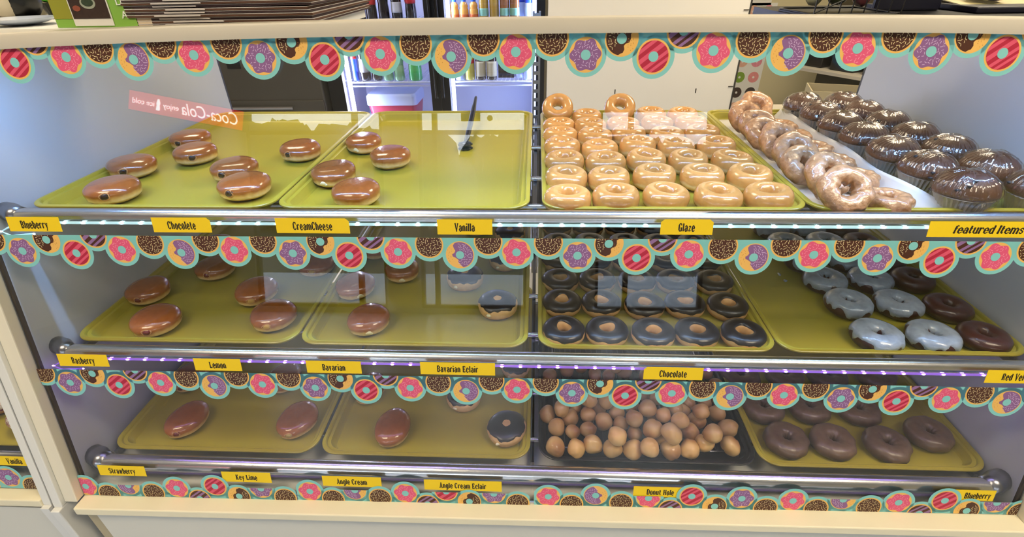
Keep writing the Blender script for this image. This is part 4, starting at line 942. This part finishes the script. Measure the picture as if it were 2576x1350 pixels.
o = MB(); o.lathe([(.02, 0), (.052, .004), (.078, .010), (.080, .012), (.076, .012), (.050, .006), (.0, .0045)], mat('pearly dish', '#c9d4ea', .12, coat=.6), 40); o = o.build('glass_dish', angle=50, loc=(-.842, .088, ZT)); o.scale = (.62, .62, .9); tag(o, 'shallow pearly dish on the case top at the far left', 'dish')
t = thing('cat_figure', 'rounded cream and black ornament standing behind the dish', 'ornament', (-.935, .178, ZT))
MB().ball((0, 0, .035), .036, mat('cream ceramic', '#c9bfa8', .35), 20, 12, (1, .9, 1)).build('body', t, smooth=True)
MB().ball((.012, .004, .033), .037, BLACK, 20, 12, (1, .8, .95)).build('dark_back', t, smooth=True); MB().box(-.04, .055, -.02, .03, 0, .006, BLACK).build('base', t)
t = thing('green_plant', 'bright green plant in a small pot behind the card stand', 'plant', (-.940, .275, ZT))
b = MB(); rn3 = random.Random(9)
for k in range(26):
    a = rn3.uniform(0, 6.28); l = rn3.uniform(.03, .06); tx, ty = cos(a)*l*.6, sin(a)*l*.6; z1 = .02+rn3.uniform(.0, .05); wx, wy = -sin(a)*.007, cos(a)*.007
    b.add([(0, 0, .02), (tx*.5+wx, ty*.5+wy, z1), (tx, ty, z1+.004), (tx*.5-wx, ty*.5-wy, z1), (tx*.5, ty*.5, z1+.004)], [(0, 1, 4), (1, 2, 4), (2, 3, 4), (3, 0, 4)], mat('bright leaf', '#4fa02e', .45))
b.build('foliage', t); MB().lathe([(.016, 0), (.022, .022), (.0, .022)], BLACK, 16).build('pot', t)
# right side of the top
t = thing('wire_basket', 'black wire basket of wrapped snacks on the case top', 'basket', (.462, .105, ZT))
b = MB(); 
for z_ in (.004, .045, .09): b.tube([(x, y, z_) for x, y, q in rrect(.124, .12, .008, 0, 3)], .0016, BLACK, 6, True)
b.build('frame', t, smooth=True)
for k in range(8):
    x = -.061+.122*k/7; MB().tube([(x, -.06, .004), (x, -.06, .09)], .0009, BLACK, 6).build('wire', t)
MB().tube([(-.061, -.06, .006), (.061, -.0605, .06)], .0012, BLACK, 6).build('brace', t)
MB().box(-.062, .062, -.06, .06, .0, .003, BLACK).build('base', t)
for i, (x, c, lab) in enumerate(((-.036, '#b9b593', 'pale green wrapped snack bag at the left in the wire basket'), (.0, '#59603f', 'dark green snack bag in the middle of the wire basket'), (.036, '#9a5a62', 'pink wrapped snack bag at the right in the wire basket'))):
    o = MB().ball((0, 0, .040), .035, mat('snack wrap %d' % i, c, .2, coat=.6, bp=(30, .5, .004)), 14, 10, (.50, .75, 1.), .06, i).build('snack_bag', smooth=True, loc=(.462+x, .108, ZT+.005)); tag(o, lab, 'snack bag', 'snack bags in the basket')
t = thing('payment_screen', 'dark navy back of a screen standing on the case top', 'screen', (.592, .135, ZT))
MB().box(-.055, .046, 0, .012, .0003, .11, mat('navy plastic', '#0c0d22', .4)).build('housing', t, bevel=.003); MB().box(-.03, .03, .012, .07, .0003, .006, mat('navy plastic', '', 0)).build('stand', t)
t = thing('leaflet_tray', 'flat navy tray edge under a pale leaflet at the far right of the top', 'tray', (.735, .135, ZT))
MB().box(-.085, .19, -.06, .12, .0003, .009, mat('navy plastic', '', 0)).build('board', t, bevel=.002)
t = thing('leaflet', 'pale yellow illustrated leaflet lying on the navy tray', 'leaflet', (.735, .135, ZT+.0092), (radians(6), 0, 0))
MB().box(-.078, .18, -.055, .12, 0, .0012, mat('pale leaflet print', '#cdc08d', .4, nz=(70, .12))).build('sheet', t)
b = MB(); rn4 = random.Random(2)
for k in range(40): b.prism([(rn4.uniform(0, .11)+.004*cos(a), -.048+rn4.uniform(0, .012)+.003*sin(a)) for a in [2*pi*j/7 for j in range(7)]], 'z', .0013, .0015, mat('faded print', '#a39a78', .5))
b.build('print', t)
t = thing('silver_dish', 'small round silver rimmed dish on the leaflet', 'dish', (.705, .142, ZT+.0145), (radians(6), 0, 0))
MB().lathe([(.018, 0), (.024, .002), (.026, .006), (.023, .006), (.019, .003), (0, .003)], CHROME, 32).build('rim', t, angle=50); MB().lathe([(.0185, .0032), (.010, .0055), (0, .0060)], mat('cream lid', '#d8d4b4', .2, coat=.5), 28).build('lid', t, smooth=True)

# ------------------------------------------------------------------ behind the counter: drinks cooler
FX0, FX1, FY0, FY1 = -1.290, .046, 2.40, 3.03
LINER_ = mat('cooler liner', '#bfc5e6', .5)
ck = thing('drinks_cooler', 'black two-door glass drinks cooler lit inside, behind the case', 'cooler', (0, 0, 0))
b = MB(); b.box(FX0, FX0+.03, FY0+.05, FY1, 0, 2.05, BLACK).box(FX1-.03, FX1, FY0+.05, FY1, 0, 2.05, BLACK).box(FX0, FX1, FY0+.05, FY1, 2.0, 2.1, BLACK).box(FX0, FX1, FY0+.05, FY1, 0, .12, BLACK).box(FX0, FX1, FY1-.02, FY1, .12, 2.0, BLACK)
b.build('body', ck)
b = MB(); b.box(FX0+.03, FX1-.03, FY1-.045, FY1-.022, .12, 2.0, LINER_).box(FX0+.03, FX0+.04, FY0+.06, FY1-.045, .12, 2.0, LINER_).box(FX1-.04, FX1-.03, FY0+.06, FY1-.045, .12, 2.0, LINER_); b.build('liner', ck)
for x0, x1, nm in ((FX0, -.592, 'left'), (-.590, FX1, 'right')):
    d = MB(); fw_ = .095 if nm == 'left' else .05; fr = .058 if nm == 'left' else .05
    xl, xr = x0+(fw_ if nm == 'left' else .058), x1-(fr if nm == 'left' else .048)
    d.box(x0, xl, FY0, FY0+.045, .06, 2.02, BLACK).box(xr, x1, FY0, FY0+.045, .06, 2.02, BLACK).box(xl, xr, FY0, FY0+.045, .06, .14, BLACK).box(xl, xr, FY0, FY0+.045, 1.95, 2.02, BLACK)
    dr = d.build('door', ck); MB().box(xl, xr, FY0+.015, FY0+.019, .14, 1.95, GLASS).build('pane', dr)
    MB().tube([(x1-.02 if nm == 'left' else x0+.02, FY0-.03, .8), (x1-.02 if nm == 'left' else x0+.02, FY0-.03, 1.5)], .009, BLACK, 10).build('handle', dr)
TUBE = emit('cold white cooler tube', '#e6e8ff', 20); TUBE2 = emit('cooler side tube', '#b8c6ff', 6)
for x, m in ((-1.176, TUBE), (-.520, TUBE2), (-.016, TUBE2)):
    MB().box(x-.011, x+.011, FY0+.06, FY0+.075, .16, 1.95, m).build('light_tube', ck)
    area('tube_glow', (x+(.015 if x < -.2 else -.015), FY0+.10, 1.0), (0, radians(-90 if x < -.2 else 90), 0), 1.7, .03, COOL*(1 if x < -1 else .6), (.62, .72, 1.), ck)
wires = mat('white coated wire', '#cfd6ee', .4)
def cshelf(z):
    for x0, x1 in ((FX0+.045, -.60), (-.575, FX1-.045)):
        b = MB(); b.tube([(x0, FY0+.085, z), (x1, FY0+.085, z)], .005, wires, 8); b.tube([(x0, FY0+.085, z-.022), (x1, FY0+.085, z-.022)], .004, wires, 8)
        for k in range(22):
            x = x0+(x1-x0)*(k+.5)/22; b.tube([(x, FY0+.085, z), (x, FY1-.05, z)], .002, wires, 6)
        b.build('wire_shelf', ck, smooth=True)
for z in (1.205, .872, .56): cshelf(z)
def bottle(name, x, y, z, r, h, liq, cap, lab, labc=None, lz=(.35, .6), grp='bottles in the cooler', shape='soda', cat='bottle'):
    t = thing(name, lab, cat, (x, y, z), group=grp)
    pr = {'soda': [(.85, 0), (1, .03), (.98, .30), (.90, .42), (1, .55), (.98, .64), (.70, .78), (.36, .90), (.34, .95)],
          'juice': [(.9, 0), (1, .03), (1, .48), (.82, .56), (.92, .64), (.78, .74), (.50, .82), (.48, .86)], 'tea': [(.9, 0), (1, .03), (1, .55), (.75, .72), (.45, .84), (.42, .90)]}[shape]
    MB().lathe([(q*r, zz*h) for q, zz in pr]+[(0, pr[-1][1]*h)], liq, 18).build('body', t, smooth=True)
    MB().lathe([(pr[-1][0]*r*1.12, pr[-1][1]*h-.004), (pr[-1][0]*r*1.12, h), (0, h)], cap, 14).build('cap', t)
    if labc:
        def rad(q):
            for (r0, z0), (r1, z1) in zip(pr, pr[1:]):
                if z0 <= q <= z1: return r0+(r1-r0)*(q-z0)/(z1-z0)
            return 1
        MB().lathe([(r*1.012*rad(lz[0]+(lz[1]-lz[0])*k/6)+.0004, h*(lz[0]+(lz[1]-lz[0])*k/6)) for k in range(7)], labc, 18).build('label', t, smooth=True)
    return t
COLA = mat('dark cola', '#1a1218', .12, coat=.6); LRED = mat('red drink label', '#b8202a', .4); LSIL = mat('silver drink label', '#b9c0d6', .35); CRED = mat('red cap', '#b01c22', .4); CBLK = mat('black cap', '#15151a', .4)
OJ = mat('orange juice', '#e0a24c', .25, coat=.5); CBLU = mat('blue cap', '#1f5fd0', .4); TEA = mat('amber tea', '#a98a3a', .15, coat=.6); TEAD = mat('brown tea', '#8a5a34', .15, coat=.6)
WATER = mat('clear water bottle', '#a9bdf4', .12, coat=.6); LBLU = mat('blue water label', '#2347d6', .4); GREEN = mat('green soda', '#3fae62', .12, coat=.6); PGRN = mat('pale green soda', '#86b99a', .15, coat=.5); PEP = mat('blue soda can wrap', '#1c3fb8', .3, coat=.4); ROOT = mat('dark root beer', '#20181c', .15, coat=.5); LCRM = mat('pale picture label', '#b8b39c', .5); YLW = mat('yellow drink', '#c3bd5a', .15, coat=.5); LORG = mat('orange drink label', '#c8642c', .4); LTEAL = mat('mint drink label', '#7fb8a8', .4)
top, low = 1.2105, .8775
for x, lc, rng, lab in ((-1.120, LRED, (.40, .66), 'cola bottle with white and red label, nearest the left light tube'), (-1.060, LRED, (.38, .62), 'second cola bottle from the light tube, red label'), (-.990, LRED, (.40, .60), 'third cola bottle from the light tube, red band label'), (-.915, None, (0, 1), 'dark soda bottle with no visible label beside the colas'), (-.836, LSIL, (.22, .46), 'dark soda bottle with a silver white label'), (-.752, LRED, (.42, .70), 'cola bottle with big red label nearest the cooler middle')):
    bottle('soda_bottle', x, 2.53, top, .033, .235, COLA, CRED if lc is LRED else CBLK, lab, lc, rng)
for k, x in enumerate((-.492, -.434, -.376)): bottle('juice_bottle', x, 2.53, top, .027, .125, OJ, CBLU, 'small orange juice bottle with blue cap, %s from the left' % ord_[k], LORG, (.08, .30), shape='juice')
for k, (x, m, lc) in enumerate(((-.316, TEA, LTEAL), (-.254, TEA, None), (-.192, TEAD, LTEAL), (-.133, TEAD, LTEAL))): bottle('tea_bottle', x, 2.53, top, .028, .19, m, WHITE, 'amber tea bottle on the top right cooler shelf, %s from the left' % ord_[k], lc, (.15, .36), shape='tea')
for k, x in enumerate((-.088, -.046)): bottle('water_bottle', x, 2.55+.07*(1-k), top, .030, .22, WATER, WHITE, 'clear water bottle on the top cooler shelf, %s from the right' % ord_[1-k], LBLU, (.42, .56))
bottle('soda_bottle', -1.150, 2.53, low, .020, .21, PEP, CBLU, 'slim blue soda bottle on the lower cooler shelf, beside the light tube', LRED, (.62, .74))
bottle('soda_bottle', -1.085, 2.53, low, .033, .26, COLA, CBLK, 'dark soda bottle second from the light tube, lower cooler shelf', LSIL, (.2, .5))
bottle('soda_bottle', -1.012, 2.53, low, .033, .24, COLA, CRED, 'dark soda bottle third from the light tube, lower cooler shelf', None)
bottle('soda_bottle', -.940, 2.53, low, .033, .23, PGRN, WHITE, 'pale green soda bottle on the lower cooler shelf, left of the other one', None)
bottle('soda_bottle', -.868, 2.53, low, .033, .23, PGRN, WHITE, 'pale green soda bottle beside the bright green one', LTEAL, (.4, .6))
bottle('soda_bottle', -.765, 2.53, low, .042, .24, GREEN, WHITE, 'bright green soda bottle on the lower cooler shelf', None)
bottle('tea_bottle', -.480, 2.53, low, .030, .19, WATER, WHITE, 'clear drink bottle half hidden behind the printed purple donut', None, shape='tea')
bottle('tea_bottle', -.418, 2.53, low, .030, .22, YLW, WHITE, 'yellow lemon tea bottle on the lower right cooler shelf', LRED, (.45, .55), shape='tea')
for k, x in enumerate((-.350, -.282)): bottle('root_beer_bottle', x, 2.53, low, .032, .22, ROOT, CBLK, 'dark root beer bottle with picture label, %s of the pair' % ('left', 'right')[k], LCRM, (.10, .50), shape='tea')
for k, x in enumerate((-.108, -.056)): bottle('water_bottle', x, 2.53+.06*(1-k), low, .028, .20, WATER, WHITE, 'clear water bottle on the lower cooler shelf, %s from the right' % ord_[1-k], LBLU, (.60, .72))
o = MB().box(-.245, -.145, 2.60, 2.8, low-.004, low+.16, COLA).build('drink_carton'); tag(o, 'dark drink carton right of the root beer bottles', 'carton')
t = thing('storage_tub', 'red storage tub with clear white lid inside the cooler', 'tub', (-.955, 2.70, .5675))
MB().loops([rrect(.28, .24, .02, 0), rrect(.32, .28, .03, .145)], mat('red tub plastic', '#a8304a', .4)).build('tub', t, angle=40); MB().loops([rrect(.335, .295, .03, .1455), rrect(.335, .295, .03, .20), rrect(.31, .27, .03, .215)], mat('frosted lid', '#b8c4ee', .35)).build('lid', t, angle=40)
for k, (x, lab) in enumerate(((-.32, 'left'), (-.19, 'right'))):
    t = thing('food_cup', 'white food cup low in the right half of the cooler, %s one' % lab, 'cup', (x, 2.56, .567), group='food cups'); MB().lathe([(.038, 0), (.050, .075), (.052, .080), (.0, .078)], mat('white cup', '#c9cfe8', .4), 24).build('cup', t, angle=40); MB().lathe([(.054, .0805), (.054, .088), (0, .090)], WHITE, 24).build('lid', t, angle=40)
o = MB().loops([rrect(.07, .07, .01, 0), rrect(.085, .085, .012, .09)], mat('red food box', '#b5402e', .4)).build('food_box', angle=40, loc=(-.455, 2.55, .567)); tag(o, 'small red food box low in the right half of the cooler', 'food box')
# grey steel cabinet left of the cooler
t = thing('steel_cabinet', 'dark grey brushed steel cabinet left of the drinks cooler', 'cabinet', (-1.80, 2.34, 0))
GS = mat('dark brushed steel', '#5e5b54', .38, .6, nz=(3, .1))
MB().box(-.60, .495, 0, .65, .0, 1.62, GS).build('body', t, bevel=.01); MB().box(-.06, .02, -.004, 0, .985, 1.05, BLACK).build('control_panel', t)
MB().box(-.595, .49, -.012, 0, .10, .80, GS).build('door', t, bevel=.004); MB().tube([(-.4, -.035, .76), (.3, -.035, .76)], .010, CHROME, 10).build('handle', t)
# white partition panel right of the cooler
t = thing('partition_panel', 'plain white partition panel standing right of the drinks cooler', 'panel', (.525, 1.90, 0))
MB().box(-.472, .470, 0, .03, 0, 2.3, mat('partition board', '#f0ece4', .5, nz=(2, .02))).build('board', t); MB().box(.470, .478, -.002, .032, 0, 2.3, mat('dark aluminium edge', '#3b3836', .4)).build('edge_strip', t)
for x, z, dx in ((-.122, .933, 0), (.286, .935, 0), (.462, 1.30, 1), (.462, .955, 1)):
    (MB().box(x-.0025, x+.0025, -.001, 0, z-.011, z+.011, INK) if not dx else MB().box(x-.018, x+.006, -.003, -.0022, z-.002, z+.002, INK)).build('tick_mark', t)
# posters and papers on the back wall
t = thing('donut_poster', 'white poster with a grid of coloured donut pictures on the back wall', 'poster', (1.40, YB-.004, .50))
MB().box(-.20, .20, 0, .003, 0, .75, PAPER).build('sheet', t)
pc = ['#d98a8a', '#3a2a22', '#e0c63a', '#d98a9a', '#3b2620', '#c43b2a', '#7a68a8', '#7a9a2e', '#b08aa8', '#3d3230', '#d8a890', '#8a5a30']
b = MB(); k = 0
for r in range(7):
    for c in range(4):
        x = -.145+.097*c; z_ = .70-.105*r; m = mat('poster print %d' % (k % 12), pc[(k*5+r) % 12], .5, nz=(90, .25)); R_ = .037
        b.add([(x+R_*cos(a), -.0006, z_+R_*sin(a)) for a in [2*pi*j/24 for j in range(24)]], [list(range(24))], m); b.add([(x+.008*cos(a), -.0010, z_+.008*sin(a)) for a in [2*pi*j/12 for j in range(12)]], [list(range(12))], PAPER); k += 1
b.build('donut_pictures', t)
t = thing('notice_sheet', 'white notice with a blue curl, taped to the back wall', 'notice', (1.48, YB-.004, 1.235)); MB().box(-.085, .075, 0, .003, 0, .16, PAPER).build('sheet', t)
MB().prism([(-.06+.03*cos(a), .075+.02*sin(a)) for a in [pi*(.9+1.2*k/12) for k in range(13)]]+[(-.06+.022*cos(a), .082+.010*sin(a)) for a in [pi*(2.1-1.2*k/12) for k in range(13)]], 'y', -.0012, -.0002, mat('blue print', '#2b7fd0', .5)).build('blue_curl', t)
o = MB().box(1.40, 1.62, YB-.004, YB-.001, 1.13, 1.225, PAPER).build('notice_sheet'); tag(o, 'plain white paper below the notice with the blue curl', 'notice')
# corner shelf with dark goods, counter with a carton
t = thing('wall_shelf', 'white shelf board running towards the viewer at the right, seen between the printed donuts', 'shelf', (1.66, 2.26, .95), (0, 0, radians(-59.8)))
MB().box(-.30, .42, 0, .34, -.016, 0, CREAM).build('board', t); MB().box(-.30, .42, .335, .36, -.3, .55, mat('shelf back panel', '#4f4733', .8)).build('back_panel', t)
DK = mat('dark goods', '#17120f', .35, nz=(20, .3))
for i, (x, w_, h_, lab) in enumerate(((-.20, .16, .17, 'black box farthest along the white wall shelf'), (.0, .14, .20, 'dark box in the middle of the white wall shelf'), (.22, .2, .22, 'dark box nearest on the white wall shelf'))):
    o = MB().box(-w_/2, w_/2, -.09, .09, 0, h_, DK).build('dark_box', bevel=.006); o.rotation_euler = (0, 0, radians(-59.8)); c_, s_ = cos(radians(-59.8)), sin(radians(-59.8)); o.location = (1.66+x*c_-.16*s_, 2.26+x*s_+.16*c_, .9505); tag(o, lab, 'box', 'dark boxes on the wall shelf')
t = thing('back_counter', 'beige work counter behind the muffins at the right', 'counter', (1.55, 1.28, 0))
MB().box(-.55, .9, -.22, .35, .90, .93, CREAM).build('worktop', t); MB().box(-.53, .88, -.20, .33, 0, .90, mat('counter front', '#8f8763', .7)).build('cabinet', t)
t = thing('open_carton', 'open tan carton with dark bags on the counter behind the muffins', 'carton', (1.16, 1.27, .9305), (0, 0, radians(-18)))
CT = mat('tan carton', '#b3a685', .8)
b = MB(); b.box(-.10, .10, -.08, -.076, 0, .145, CT).box(-.10, .10, .076, .08, 0, .145, CT).box(-.10, -.096, -.076, .076, 0, .145, CT).box(.096, .10, -.076, .076, 0, .145, CT).box(-.096, .096, -.076, .076, 0, .004, CT); b.build('box', t)
for i, (x, y) in enumerate(((-.045, 0), (.045, .01))):
    c_, s_ = cos(radians(-18)), sin(radians(-18)); o = MB().ball((0, 0, 0), .05, mat('dark bag film', '#1c1a16', .25, coat=.5, bp=(30, .6, .004)), 16, 10, (.85, .9, 1.25), .08, i).build('dark_bag', smooth=True, loc=(1.16+x*c_-y*s_, 1.27+x*s_+y*c_, .9975)); tag(o, 'dark glossy bag in the tan carton, %s one' % ('left', 'right')[i], 'bag', 'dark bags in the carton')
